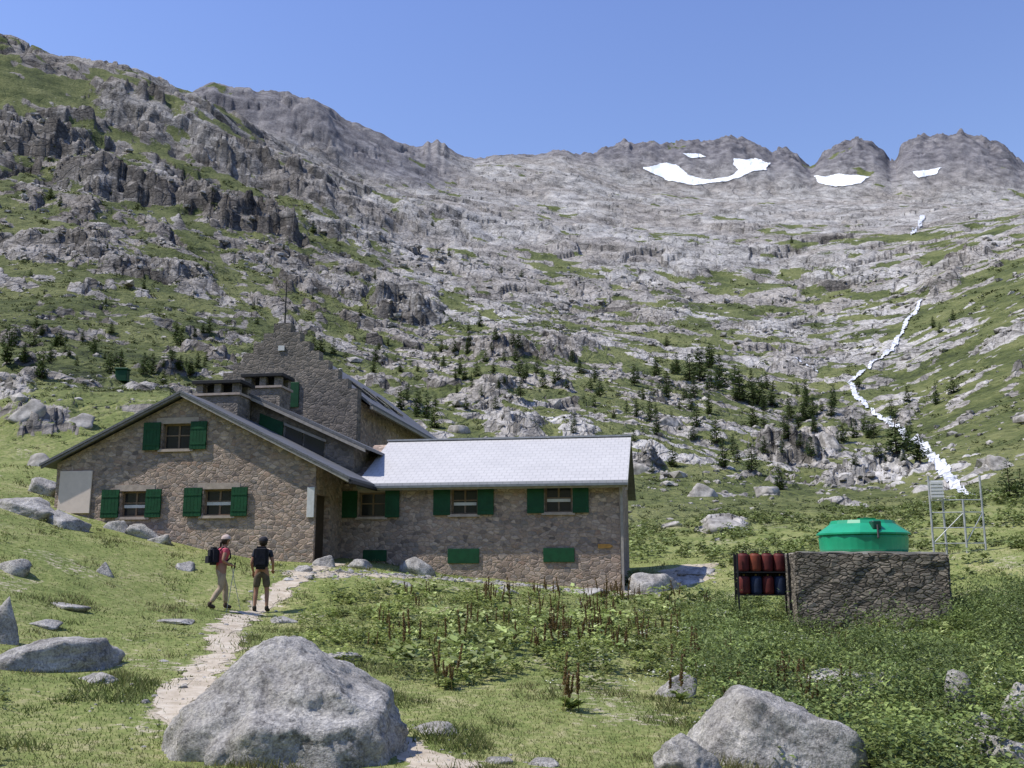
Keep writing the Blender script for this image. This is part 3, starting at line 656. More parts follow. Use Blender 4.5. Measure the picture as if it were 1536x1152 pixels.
BL=[(85,1008,172,32,'flat grey boulder half sunk in the grass'),(150,1024,60,9,'small pale stone lying in the grass'),(0,965,44,50,'tall dark grey boulder in the grass'),(15,858,50,16,'grey boulder on the grassy bank'),(155,862,26,14,'small dark pointed stone on the grassy bank'),(100,792,66,26,'pale boulder below the stone hut wall'),(35,772,90,24,'low pale boulder beside the hut'),(210,806,55,14,'flat pale stone at the foot of the hut'),(277,856,26,12,'small pale stone on the bank'),(95,912,55,7,'flat stone level with the grass'),(262,936,66,7,'flat grey stone beside the path'),
(625,861,42,20,'rounded boulder on the earth terrace'),(655,1100,62,10,'flat stone in short grass'),(748,1146,30,8,'small stone in short grass'),(985,888,70,30,'grey boulder at the corner of the hut'),(1025,876,60,10,'pale flat rock slab near the hut'),(1050,862,50,8,'pale flat rock slab near the hut'),(1300,1044,140,34,'long flat boulder among tall weeds'),(1446,1074,44,46,'grey boulder among weeds'),(1460,1114,56,32,'pale rounded boulder among weeds'),(1512,1148,80,36,'pale boulder among weeds'),(1532,1096,46,42,'grey boulder among weeds'),(1018,1046,54,30,'dark boulder among weeds'),(812,1150,40,8,'small stone in grass'),
(485,850,30,14,'stone by the hut door'),(540,853,40,10,'flat stone by the hut wall'),(452,858,26,8,'small stone by the path'),(880,892,50,10,'low stone near the hut wall'),(180,798,36,14,'stone below the hut wall'),(240,815,40,12,'stone below the hut wall'),(66,742,50,18,'boulder beside the hut'),(505,992,60,10,'small stone in the meadow'),(600,880,30,10,'small stone on the terrace'),(430,935,40,8,'flat stone beside the path'),(60,940,50,8,'flat stone in the grass'),(760,890,40,8,'flat stone on the terrace')]
for i,(a,b,c,d,l) in enumerate(BL): boulder(a,b,c,d,20+i,l,sub=4 if c<60 else 5)
BM=[(1088,798,60,22),(955,712,36,20),(40,630,50,22),(1245,668,34,20),(1050,745,40,16),(1150,740,40,14),(690,650,36,16),(880,690,36,16),(1500,705,40,18),(1010,790,30,10),(1000,640,30,14),(830,610,30,12),(120,640,40,14),(60,700,40,14)]
for i,(a,b,c,d) in enumerate(BM): boulder(a,b,c,d,120+i,'grey granite block on the grassy mountain slope',rmin=42,sub=4,mat=M_B2)
def halfsp(D,planes,k=42):
    n=np.array([p[:3] for p in planes],float); h=np.array([p[3] for p in planes],float); l=np.linalg.norm(n,axis=1); n/=l[:,None]
    d=D@n.T; q=np.where(d>.04,h/np.maximum(d,.04),9); return -np.log(np.exp(-k*q).sum(1)+1e-30)/k
def radA(D):
    a=halfsp(D,[(-.62,-.1,.78,.74),(.55,-.05,.84,.68),(-.2,-.62,.76,.60),(-1,0,.12,.96),(-.8,-.6,.3,.90),(1,0,.2,.84),(0,1,.2,.7),(0,-1,.1,.60),(0,0,-1,.8),(.05,.0,1,.82),(-.6,.6,.5,.8)])
    b=halfsp(D,[(.10,-.35,1,.48),(.9,-.1,.5,.92),(1,-.3,0,1.0),(.7,-.8,.1,.98),(.1,-1,.12,.90),(-.4,-1,.1,.88),(-.6,-.35,.7,.52),(0,0,-1,.8),(.3,1,.3,.25),(-1,0,0,.45)])
    return np.log(np.exp(60*a)+np.exp(60*b))/60
def radB(D):
    return halfsp(D,[(-.80,-.1,.60,.56),(.36,-.1,.93,.60),(.20,-.9,.40,.50),(-.5,-.8,.3,.52),(-1,0,0,.80),(1,-.1,.15,1.0),(.7,.1,.7,.78),(0,1,.2,.7),(0,-1,-.1,.7),(0,0,-1,.8),(-.35,0,1,.72),(.8,-.7,.3,.84)])
me=rockmesh('boulder',(1.12,1.05,1.06),3,6,.08,rad=radA); zb=H1(-2.15,9.6)
o=link('boulder',me,None,(-2.08,9.55,zb+.10)); meta(o,'large pale granite boulder with a domed two-part top in grass','rock')
me=rockmesh('boulder',(.93,.75,.88),9,6,.08,rad=radB); zb=H1(2.4,9.6)
o=link('boulder',me,None,(2.36,9.75,zb+.04)); meta(o,'long pale granite boulder with a dark shaded front face','rock')
me=rockmesh('boulder',(.27,.25,.30),31,5,.07); o=link('boulder',me,None,(1.50,9.05,H1(1.5,9.05)+.02)); meta(o,'small grey rock at the foot of a big boulder','rock')
# ------------------------------------------------------------ scattered stuff
def scatter(name,baseV,baseF,pos,scl,rot,mat,smooth=False):
    n=len(pos); k=len(baseV[0]); vi=np.arange(n)%len(baseV); V=np.array(baseV)[vi]*scl[:,None,:]
    c,s=np.cos(rot)[:,None],np.sin(rot)[:,None]
    x=V[:,:,0]*c-V[:,:,1]*s; y=V[:,:,0]*s+V[:,:,1]*c
    V=np.stack([x,y,V[:,:,2]],-1)+pos[:,None,:]
    Fc=(baseF[None]+np.arange(n)[:,None,None]*k).reshape(-1,baseF.shape[1])
    return link(name,npmesh(name,V.reshape(-1,3),Fc,mat,smooth))
def smallrocks(sub,nv,seed):
    out=[]
    for i in range(nv):
        D,Fc=ico(sub); q=np.clip(convex(D,seed+i,8,.5),.35,1.2); out.append(D*q[:,None])
    return out,Fc
bv,bf=smallrocks(2,10,900); bv1,bf1=smallrocks(1,12,930)
N=90000; tt=rng.uniform(-.6,.62,N); r_=np.exp(rng.uniform(math.log(42),math.log(620),N)); x=r_*np.sin(tt); y=r_*np.cos(tt)
z,rk_=hfull(x,y,True); cl=gn(x/14,y/14,600)+gn(x/45,y/45,601); keep=rng.random(N)<(.10+.55*rk_)*ss(-.35,.75,cl)*np.where((r_<60)&(np.abs(tt)<.35),.15,1)*ss(.004,.010,wdist(x,y,r_))
x,y,z,r_=x[keep],y[keep],z[keep],r_[keep]; n=len(x); s=r_*(.0007+.0030*rng.random(n)**3)*(1+1.6*(rng.random(n)<.03)); s=np.minimum(s,2.0)
scl=np.stack([s*rng.uniform(.9,1.7,n),s*rng.uniform(.8,1.3,n),s*rng.uniform(.5,.95,n)],1)
o=scatter('scree',bv1,bf1,np.stack([x,y,z+s*.1],1),scl,rng.uniform(0,6.28,n),M_B2); meta(o,'loose grey granite blocks strewn over the mountain slope','scree','stuff')
N=1300; pidx=(rng.random(N)<.75).astype(int); x=np.empty(N); y=np.empty(N)
for i in range(N):
    P=P1 if pidx[i]==0 else P2; k=rng.integers(0,len(P)-1); t_=rng.random(); q=P[k]*(1-t_)+P[k+1]*t_; x[i]=q[0]+rng.normal()*.5; y[i]=q[1]+rng.normal()*(.5 if pidx[i]==0 else .7)
s=rng.uniform(.008,.022,N)*np.where(rng.random(N)<.10,2.6,1)*np.where(pidx==1,2.2,1)
z=hfull(x,y); scl=np.stack([s*1.3,s,s*.6],1)
o=scatter('gravel',bv,bf,np.stack([x,y,z],1),scl,rng.uniform(0,6.28,N),M_B1); meta(o,'small loose stones along the footpath and terrace','gravel','stuff')
def blades(name,x,y,h,w,lean,c,label,mat=M_GRASS):
    z=hfull(x,y); n=len(x); a=rng.uniform(0,6.28,n); wx,wy=np.cos(a)*w,np.sin(a)*w; b=rng.uniform(0,6.28,n)
    lx,ly=np.cos(b)*lean*h,np.sin(b)*lean*h
    V=np.stack([np.stack([x-wx,y-wy,z-.01],1),np.stack([x+wx,y+wy,z-.01],1),np.stack([x+lx,y+ly,z+h],1)],1).reshape(-1,3)
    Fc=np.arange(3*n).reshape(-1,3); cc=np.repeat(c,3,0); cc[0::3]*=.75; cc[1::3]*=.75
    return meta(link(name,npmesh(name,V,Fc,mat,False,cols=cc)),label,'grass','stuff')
def hutmask(x,y):
    lx=(x-W0.x)*cr+(y-W0.y)*sr; ly=-(x-W0.x)*sr+(y-W0.y)*cr
    return ((lx>-9.4)&(lx<.1)&(ly>-.05)&(ly<7))|((lx>-18.3)&(lx<-9.2)&(ly>-2.75)&(ly<17))
N=300000; tt=rng.uniform(-.56,.56,N); r_=np.exp(rng.uniform(math.log(7),math.log(44),N)); x=r_*np.sin(tt); y=r_*np.cos(tt)
d=dirtf(x,y); tuft=ss(.1,.7,gn(x/1.3,y/1.3,700)+.5*gn(x/.4,y/.4,701)); keep=(rng.random(N)>d*1.1)&(rng.random(N)<.5+.6*tuft)&~hutmask(x,y); x,y,r_,tuft=x[keep],y[keep],r_[keep],tuft[keep]; n=len(x)
h=rng.uniform(.012,.04,n)+.13*tuft*rng.random(n); w=.0028+.0004*r_
dry=np.clip(rng.random(n)*.85+.45*gn(x/3,y/3,702),0,1)[:,None]
c=(1-dry)*np.array([.135,.195,.045])+dry*np.array([.37,.335,.15]); c*=(rng.uniform(.65,1.15,n)*(1-.25*tuft))[:,None]
blades('grass',x,y,h,w,rng.uniform(.3,1.3,n),c,'short grazed mountain grass with dry tufts')
def leaves(c,d,wd,l,w,droop):
    a=c; b=c+d*(l*.5)[:,None]+wd*w[:,None]; e=c+d*l[:,None]; e[:,2]-=droop*l; f=c+d*(l*.5)[:,None]-wd*w[:,None]
    return np.stack([a,b,e,f],1).reshape(-1,3),np.arange(4*len(c)).reshape(-1,4)
def rdir(n,up):
    a=rng.uniform(0,6.28,n); d=np.stack([np.cos(a),np.sin(a),up],1); d/=np.linalg.norm(d,axis=1)[:,None]
    w=np.stack([-np.sin(a),np.cos(a),rng.uniform(-.5,.5,n)],1); return d,w
def weedfield(name,N,pxr,rr_,dens,hr,ll,cA,cB,K,label,cat='weeds',lo=0.0,wr=(.22,.38),up=(-.1,.9),spread=.05):
    pxv=rng.uniform(*pxr,N); tt=np.arctan((pxv-768)/F/1.02); r_=np.sqrt(rng.uniform(rr_[0]**2,rr_[1]**2,N)); x=r_*np.sin(tt); y=r_*np.cos(tt)
    keep=(rng.random(N)<dens(pxv,r_,x,y))&~hutmask(x,y)&(dirtf(x,y)<.75); x,y,r_,pxv=x[keep],y[keep],r_[keep],pxv[keep]
    lx=(x-6.48)*math.cos(ang)+(y-22.9)*math.sin(ang); ly=-(x-6.48)*math.sin(ang)+(y-22.9)*math.cos(ang); k2=~((lx>-.1)&(lx<3.5)&(ly>-.1)&(ly<3.1)); x,y,r_,pxv=x[k2],y[k2],r_[k2],pxv[k2]
    n=len(x); z=hfull(x,y); hh=rng.uniform(*hr,n)*(.55+.75*ss(-.5,.5,gn(x/1.3,y/1.3,750)))*np.where((pxv>1090)&(pxv<1420)&(r_>18.5)&(r_<24.5),.6,1)
    X_=np.repeat(x,K);Y_=np.repeat(y,K);Z_=np.repeat(z,K);HH=np.repeat(hh,K); m=n*K; t_=lo+(1-lo)*rng.random(m)**.7
    sp_=rng.normal(size=(2,m))*spread*(1+HH)
    c=np.stack([X_+sp_[0],Y_+sp_[1],Z_+HH*t_],1); d,wd=rdir(m,rng.uniform(up[0],up[1],m)); l=rng.uniform(*ll,m)
    V,Fc=leaves(c,d,wd,l,l*rng.uniform(wr[0],wr[1],m),rng.uniform(0,.5,m))
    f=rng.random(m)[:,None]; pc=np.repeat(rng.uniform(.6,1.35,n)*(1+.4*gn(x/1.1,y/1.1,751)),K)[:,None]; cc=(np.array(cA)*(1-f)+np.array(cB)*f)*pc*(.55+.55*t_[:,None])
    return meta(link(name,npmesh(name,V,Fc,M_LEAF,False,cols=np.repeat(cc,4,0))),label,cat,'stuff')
def dR(p,r,x,y): return ss(980,1120,p)*np.clip(ss(9.2,11,r)+ss(1250,1350,p),0,1)*(.35+.65*ss(-.4,.3,gn(x/1.6,y/1.6,760)))
weedfield('nettles',5200,(960,1640),(8.6,27),dR,(.16,.55),(.035,.085),(.085,.13,.035),(.27,.33,.10),36,'dense green nettles and weeds growing thick in the meadow')
def dT(p,r,x,y): return ss(1000,1060,p)*ss(11,13,r)*np.clip(ss(-.05,.35,gn(x/1.2,y/1.2,766)+.1)+.5*ss(1420,1470,p)*ss(17,20,r),0,1)*np.where((p>1170)&(p<1425)&(r>20)&(r<23),.15,1)
weedfield('tall_herbs',1700,(1000,1640),(10.5,27),dT,(.55,1.05),(.05,.10),(.065,.10,.03),(.22,.28,.09),52,'tall bushy herbs standing around the stone plinth',spread=.075,wr=(.12,.22),up=(.0,1.4))
def dC(p,r,x,y): return ss(430,520,p)*ss(1120,1000,p)*ss(13.5,16.5,r+1.8*gn(x/2,y/2,765))*ss(27.5,24,r)*ss(-.3,.35,gn(x/1.3,y/1.3,761)+.4*gn(x/.5,y/.5,762))
weedfield('meadow_weeds',5600,(420,1120),(12,28),dC,(.08,.32),(.045,.10),(.115,.165,.04),(.33,.37,.11),22,'mixed broad leaved meadow weeds in front of the hut')
def dB(p,r,x,y): return ss(.10,.5,gn(x/2.3,y/2.3,770)+.15)*ss(470,560,p)*ss(13.5,16,r)
weedfield('broadleaf_plants',2300,(480,1600),(11,27),dB,(.12,.42),(.10,.21),(.20,.27,.07),(.45,.50,.21),9,'pale green broad leaved plants in the meadow')
def dL(p,r,x,y): return ss(.3,.65,gn(x/1.7,y/1.7,780))
weedfield('low_herbs',1600,(-80,760),(9,32),dL,(.04,.2),(.03,.07),(.08,.11,.03),(.23,.25,.08),26,'low herbs and heather tufts in the pasture')
def dM(p,r,x,y): return ss(-.1,.4,gn(x/4,y/4,785)+.2)
weedfield('hillside_herbs',3200,(900,1700),(27,64),dM,(.15,.42),(.12,.24),(.11,.15,.042),(.30,.35,.13),14,'green herbs covering the valley floor behind the hut')
def dF(p,r,x,y): return ss(620,1000,p)*ss(-.1,.4,gn(x/1.5,y/1.5,790))
weedfield('wild_flowers',800,(600,1640),(10,26),dF,(.35,.6),(.02,.04),(.5,.5,.4),(.7,.7,.6),7,'small whitish wild flower heads among the weeds','flowers',.85)
N=19000; tt=rng.uniform(-.6,.62,N); r_=np.exp(rng.uniform(math.log(44),math.log(620),N)); x=r_*np.sin(tt); y=r_*np.cos(tt); z,rk_=hfull(x,y,True)
keep=(rng.random(N)<(1.15-rk_)*ss(-.4,.5,gn(x/25,y/25,800)+.3*gn(x/8,y/8,801)+.3*ss(0,-.3,tt))*ss(.004,.010,wdist(x,y,r_)))&~hutmask(x,y); x,y,z,r_=x[keep],y[keep],z[keep],r_[keep]; n=len(x); K=20; m=n*K
s=np.repeat(r_*(.0008+.0034*rng.random(n)**2),K); g3=rng.normal(size=(m,3)); g3/=np.linalg.norm(g3,axis=1)[:,None]; g3*=rng.random(m)[:,None]**.4
c=np.stack([np.repeat(x,K)+g3[:,0]*s*1.5,np.repeat(y,K)+g3[:,1]*s,np.repeat(z,K)+np.abs(g3[:,2])*s*.7],1); d,wd=rdir(m,rng.uniform(-.2,1,m))
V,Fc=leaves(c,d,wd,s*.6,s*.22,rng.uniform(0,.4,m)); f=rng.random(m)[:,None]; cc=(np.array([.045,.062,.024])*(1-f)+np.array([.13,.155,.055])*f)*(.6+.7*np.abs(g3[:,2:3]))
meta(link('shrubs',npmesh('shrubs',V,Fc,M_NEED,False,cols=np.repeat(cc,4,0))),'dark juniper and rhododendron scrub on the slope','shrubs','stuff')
def dockmesh(seed):
    rg=np.random.default_rng(seed); Vs=[];Fs=[];Cs=[];o=0
    for s_ in range(rg.integers(1,4)):
        bx,by=rg.normal(size=2)*.08; h=rg.uniform(.36,.62); lean=rg.normal(size=2)*.05
        m=130; t_=rg.uniform(.42,1,m); c=np.stack([bx+lean[0]*t_,by+lean[1]*t_,h*t_],1); a=rg.uniform(0,6.28,m); u=rg.uniform(.3,1.8,m)
        d=np.stack([np.cos(a),np.sin(a),u],1); d/=np.linalg.norm(d,axis=1)[:,None]; w=np.stack([-np.sin(a),np.cos(a),0*a],1); l=rg.uniform(.025,.05,m)*(1.3-t_*.6)
        V=np.stack([c,c+d*(l*.5)[:,None]+w*(l*.4)[:,None],c+d*l[:,None],c+d*(l*.5)[:,None]-w*(l*.4)[:,None]],1).reshape(-1,3)
        Vs.append(V); Fs.append(np.arange(4*m).reshape(-1,4)+o); o+=4*m
        f=rg.random(m)[:,None]; cc=np.array([.15,.095,.045])*(1-f)+np.array([.29,.21,.10])*f; Cs.append(np.repeat(cc,4,0))
        st=np.array([[bx-.006,by,0],[bx+.006,by,0],[bx+lean[0]+.003,by+lean[1],h],[bx+lean[0]-.003,by+lean[1],h]]); Vs.append(st); Fs.append(np.array([[0,1,2,3]])+o); o+=4; Cs.append(np.tile([.16,.14,.05],(4,1)))
    spike=npmesh('seed_spike',np.concatenate(Vs),np.concatenate(Fs),M_LEAF,cols=np.concatenate(Cs))
    m=14; a=rg.uniform(0,6.28,m); d=np.stack([np.cos(a),np.sin(a),rg.uniform(.2,1.0,m)],1); d/=np.linalg.norm(d,axis=1)[:,None]; w=np.stack([-np.sin(a),np.cos(a),rg.uniform(-.3,.3,m)],1); l=rg.uniform(.12,.24,m); c=np.zeros((m,3)); c[:,2]=rg.uniform(0,.1,m)
    V=np.stack([c,c+d*(l*.5)[:,None]+w*(l*.24)[:,None],c+d*l[:,None]-np.array([0,0,.04]),c+d*(l*.5)[:,None]-w*(l*.24)[:,None]],1).reshape(-1,3)
    f=rg.random(m)[:,None]; cc=np.array([.15,.21,.055])*(1-f)+np.array([.34,.39,.13])*f
    return spike,npmesh('leaf_rosette',V,np.arange(4*m).reshape(-1,4),M_LEAF,cols=np.repeat(cc,4,0))
DM=[dockmesh(s_) for s_ in range(9)]
dp=[]
for k in range(120):
    q=random.random()
    if q<.5: a=(random.gauss(860,85),random.uniform(892,985))
    elif q<.72: a=(random.uniform(560,1020),random.uniform(895,990))
    elif q<.92: a=(random.uniform(1000,1330),random.uniform(950,1090))
    else: a=random.choice([(665,1030),(672,1034),(845,1062),(850,1066),(920,1060),(712,948),(1175,1030),(1200,1040)]); a=(a[0]+random.uniform(-8,8),a[1])
    dp.append(a)
for a in dp:
    p=hit(a[0],a[1],rmax=40); sp2,lf=DM[random.randrange(9)]
    o=link('dock_plant',sp2,None,p); o.rotation_euler=(0,0,random.uniform(0,6.28)); s_=random.uniform(.6,1.15); o.scale=(s_,s_,s_)
    meta(o,'dock plant with rusty brown seed spikes in meadow','plant',None,'dock plants in the meadow'); link('leaf_rosette',lf,o)
# ------------------------------------------------------------ trees
def treemesh(seed,bushy):
    rg=np.random.default_rng(seed); C=[];D=[];W=[];L=[];CC=[]
    nl=20; lo=rg.uniform(.02,.12); pw_=rg.uniform(.5,.85)
    for i in range(nl):
        z=lo+(.97-lo)*(i/nl)+rg.uniform(-.015,.015); Rr=(bushy*(1-z)**pw_*(.6+.4*min(1,z*4)))*rg.uniform(.6,1.25)+.012
        nb=int(5+8*(1-z))
        for b in range(nb):
            a=rg.uniform(0,6.28); ln=Rr*rg.uniform(.5,1.2)
            if rg.random()<.16: continue
            for s_ in np.linspace(.2,1,6):
                c=np.array([math.cos(a)*ln*s_,math.sin(a)*ln*s_,z+ .05*s_*s_-.05*s_+rg.normal()*.01]); C.append(c)
                a2=a+rg.uniform(-1.1,1.1); d=np.array([math.cos(a2),math.sin(a2),rg.uniform(-.35,.7)]); D.append(d/np.linalg.norm(d)); W.append([-math.sin(a2),math.cos(a2),rg.uniform(-.6,.6)])
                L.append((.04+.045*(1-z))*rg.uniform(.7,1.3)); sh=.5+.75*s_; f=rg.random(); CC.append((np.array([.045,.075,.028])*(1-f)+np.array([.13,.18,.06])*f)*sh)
    C=np.array(C);D=np.array(D);W=np.array(W);L=np.array(L)
    V=np.stack([C,C+D*(L*.5)[:,None]+W*(L*.3)[:,None],C+D*L[:,None],C+D*(L*.5)[:,None]-W*(L*.3)[:,None]],1).reshape(-1,3); Fq=np.arange(len(V)).reshape(-1,4); cols=np.repeat(np.array(CC),4,0)
    crown=npmesh('crown',V,Fq,M_NEED,cols=cols)
    bm=bmesh.new(); add_cyl(bm,(0,0,-.05),(0,0,.93),.022,.004,7)
    for k in range(8):
        a=rg.uniform(0,6.28); z=rg.uniform(.12,.7); add_cyl(bm,(0,0,z),(math.cos(a)*.15*(1-z),math.sin(a)*.15*(1-z),z+.02),.006,.002,4)
    trunk=bpy.data.meshes.new('trunk'); bm.to_mesh(trunk)
    tv=np.array([v.co[:] for v in bm.verts]); bm.verts.index_update()
    tf=[np.array([v.index for v in f.verts])+len(V) for f in bm.faces if len(f.verts)==4]; bm.free(); trunk.materials.append(M_BARK)
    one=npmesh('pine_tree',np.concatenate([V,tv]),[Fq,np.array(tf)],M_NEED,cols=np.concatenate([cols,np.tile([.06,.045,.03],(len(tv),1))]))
    return trunk,crown,one
TM=[treemesh(s_,b) for s_,b in enumerate((.24,.28,.32,.22,.26,.36,.30,.40))]
TL=[(720,490,26),(700,530,22),(690,562,30),(715,565,28),(740,560,22),(780,565,32),(805,560,32),(815,582,32),(870,560,25),(900,595,38),(893,570,30),(940,620,25),(955,625,32),(965,600,25),(975,632,42),(985,652,44),(1000,600,30),(1045,640,44),(1040,662,34),(1075,665,50),(1085,702,54),(1100,682,38),(1128,706,48),(1170,735,44),(1220,625,36),(1265,662,36),(1345,682,66),(1362,672,44),(1210,610,34),(1185,630,44),(1140,610,50),(1110,602,56),(1080,582,60),(1050,572,60),(1065,552,46),(1035,572,48),(1015,560,38),(985,565,34),(1130,640,44),(1380,692,50),(600,615,42),(625,620,44),(640,627,48),(652,642,42),(610,600,32),(480,528,30),(500,532,30),(470,520,24),(10,545,62),(35,545,36),(62,570,54),(75,545,32),(165,560,36),(180,560,38),(215,562,38),(228,562,38),(245,577,28),(285,562,30),(270,560,26),(1515,747,62),(1532,742,44),(1400,492,20),(1430,482,22),(1410,500,18),(90,520,30),(50,520,34),(20,520,36),(540,475,18),(470,350,20),(75,300,22),(90,310,20),(1000,520,20),(1010,700,40),(860,650,24),(560,560,26)]
for k in range(200):
    q=random.random()
    if q<.22: u=random.random(); TL.append((random.gauss(1000+260*u,44),random.gauss(540+120*u,28),random.uniform(14,40)))
    elif q<.36: TL.append((random.gauss(770,75),random.gauss(560,22),random.uniform(14,30)))
    elif q<.50: TL.append((random.uniform(0,330),random.uniform(490,560),random.uniform(12,34)))
    elif q<.60: TL.append((random.gauss(1320,80),random.uniform(580,700),random.uniform(14,36)))
    elif q<.72: TL.append((random.uniform(850,1230),random.uniform(580,730),random.uniform(14,34)))
    elif q<.80: TL.append((random.uniform(560,760),random.uniform(520,640),random.uniform(12,30)))
    else: TL.append((random.uniform(0,1500),random.uniform(330,540),random.uniform(6,15)))
for k,(a,b,h) in enumerate(TL):
    p=hit(a,b,rmin=50); r=math.hypot(p.x,p.y)
    if r>900: continue
    hm=h*r/F*.90; tr,cw_,one=TM[random.randrange(8)]; rot=random.uniform(0,6.28); wv=random.uniform(.85,1.3)
    if h>30 and r<230:
        e=empty('pine_tree',(p.x,p.y,p.z-.1),rot); e.scale=(hm*wv,hm*wv,hm); link('trunk',tr,e); link('crown',cw_,e); o=e
    else:
        o=link('pine_tree',one,None,(p.x,p.y,p.z-.1)); o.scale=(hm*wv,hm*wv,hm); o.rotation_euler=(0,0,rot)
    meta(o,'dark green mountain pine on the rocky slope','tree',None,'pines on the mountain slope')
# ------------------------------------------------------------ people
def skin(name,nodes,edges,mat,parent,sub=1):
    me=bpy.data.meshes.new(name); me.from_pydata([n_[0] for n_ in nodes],edges,[]); o=link(name,me)
    o.modifiers.new('s','SKIN')
    for i,n_ in enumerate(nodes):
        r=n_[1]; me.skin_vertices[0].data[i].radius=(r,r); me.skin_vertices[0].data[i].use_root=(i==0)
    sb=o.modifiers.new('u','SUBSURF'); sb.levels=sub; sb.render_levels=sub
    bpy.context.view_layer.update(); dg=bpy.context.evaluated_depsgraph_get(); m2=bpy.data.meshes.new_from_object(o.evaluated_get(dg)); o.modifiers.clear(); o.data=m2; m2.name=name
    m2.materials.clear(); m2.materials.append(mat)
    for p in m2.polygons: p.use_smooth=True
    o.parent=parent; return o
M_SKIN=simple('skin',(.32,.17,.115),.6,var=.08); M_HAIR=simple('hair',(.03,.02,.014),.6)
def person(loc,rz,J,cfg):
    e=empty('person',loc,rz); meta(e,cfg['label'],'person')
    N=[(J['pel'],.125),(J['bel'],.115),(J['che'],.135),(J['upc'],.105),(J['nek'],.05),(J['hlo'],.062),(J['hmi'],.088),(J['hto'],.062)]
    E=[(0,1),(1,2),(2,3),(3,4),(4,5),(5,6),(6,7)]
    for s in 'LR':
        b=len(N); N+=[(J['sh'+s],.056),(J['el'+s],.040),(J['wr'+s],.026),(J['pa'+s],.033)]; E+=[(3,b),(b,b+1),(b+1,b+2),(b+2,b+3)]
        b=len(N); N+=[(J['hi'+s],.098),(J['kn'+s],.056),(J['ca'+s],.054),(J['an'+s],.034),(J['to'+s],.034)]; E+=[(0,b),(b,b+1),(b+1,b+2),(b+2,b+3),(b+3,b+4)]
    body=skin('body',N,E,M_SKIN,e,2); parts=[]
    hd=Vector(J['hmi'])
    parts.append(skin('n',[(tuple(hd+Vector((0,.05,.0))),.03),(tuple(hd+Vector((0,.098,-.015))),.014)],[(0,1)],M_SKIN,e,1))
    for sx in (-1,1): parts.append(skin('n',[(tuple(hd+Vector((sx*.07,0,-.01))),.02),(tuple(hd+Vector((sx*.092,-.01,.01))),.012)],[(0,1)],M_SKIN,e,1))
    for s in 'LR':
        w=Vector(J['wr'+s]); p=Vector(J['pa'+s]); d=(p-w).normalized(); side=d.cross(Vector((0,0,1)) if abs(d.z)<.9 else Vector((1,0,0))).normalized(); cu=d.cross(side).normalized()
        for i,ln in enumerate((.05,.06,.056,.045)):
            a=p+side*(.017*(i-1.5)); b=a+d*.045+cu*.004; c=b+d*ln*.35+cu*ln*.4; f=c+cu*ln*.4-d*ln*.2
            parts.append(skin('n',[(tuple(a),.010),(tuple(b),.0095),(tuple(c),.009),(tuple(f),.008)],[(0,1),(1,2),(2,3)],M_SKIN,e,1))
        a=p-side*.015-d*.02; b=a-side*.03+d*.02; c=b+cu*.025+d*.02
        parts.append(skin('n',[(tuple(a),.013),(tuple(b),.011),(tuple(c),.009)],[(0,1),(1,2)],M_SKIN,e,1))
    bm=bmesh.new(); bm.from_mesh(body.data)
    for q in parts: bm.from_mesh(q.data)
    bm.to_mesh(body.data); bm.free()
    for q in parts: bpy.data.objects.remove(q)
    for p_ in body.data.polygons: p_.use_smooth=True
    mid=lambda a,b,t: tuple(Vector(a)*(1-t)+Vector(b)*t)
    N=[(J['pel'],.132),(J['bel'],.128),(J['che'],.15),(J['upc'],.118),(mid(J['upc'],J['nek'],.5),.066)]; E=[(0,1),(1,2),(2,3),(3,4)]
    for s in 'LR': b=len(N); N+=[(J['sh'+s],.069),(mid(J['sh'+s],J['el'+s],cfg['sleeve']),.056)]; E+=[(3,b),(b,b+1)]
    skin('shirt',N,E,cfg['shirt'],e,2)
    N=[(mid(J['pel'],J['bel'],.2),.135),(J['pel'],.14)]; E=[(0,1)]
    for s in 'LR':
        b=len(N)
        if cfg['long']: N+=[(J['hi'+s],.112),(J['kn'+s],.074),(J['ca'+s],.072),(mid(J['ca'+s],J['an'+s],.85),.058)]; E+=[(1,b),(b,b+1),(b+1,b+2),(b+2,b+3)]
        else: N+=[(J['hi'+s],.116),(mid(J['hi'+s],J['kn'+s],.5),.098),(mid(J['hi'+s],J['kn'+s],.88),.090)]; E+=[(1,b),(b,b+1),(b+1,b+2)]
    skin('trousers' if cfg['long'] else 'shorts',N,E,cfg['pants'],e,2)
    for s in 'LR':
        a=Vector(J['an'+s]); t_=Vector(J['to'+s]); skin('boot',[(tuple(a+Vector((0,0,.07))),.058),(tuple(a+Vector((0,-.02,-.03))),.052),(tuple(mid(a+Vector((0,0,-.03)),t_,.6)),.048),(tuple(t_),.042)],[(0,1),(1,2),(2,3)],cfg['boot'],e,2)
    bm=bmesh.new(); bmesh.ops.create_uvsphere(bm,u_segments=20,v_segments=12,radius=.102)
    bmesh.ops.delete(bm,geom=[v for v in bm.verts if v.co.y>.02 and v.co.z<.035],context='VERTS')
    for v in bm.verts: v.co.z*=1.1; v.co+=hd+Vector((0,-.012,.005))
    bm_obj('hair',bm,M_HAIR,e,smooth=True)
    if cfg.get('pony'): skin('hair',[(tuple(hd+Vector((0,-.09,-.0))),.03),(tuple(hd+Vector((0,-.13,-.07))),.035),(tuple(hd+Vector((0,-.12,-.17))),.018)],[(0,1),(1,2)],M_HAIR,e,1)
    bm=bmesh.new(); bmesh.ops.create_uvsphere(bm,u_segments=20,v_segments=12,radius=.112)
    bmesh.ops.delete(bm,geom=[v for v in bm.verts if v.co.z<.0],context='VERTS')
    for v in bm.verts: v.co+=hd+Vector((0,-.005,.03))
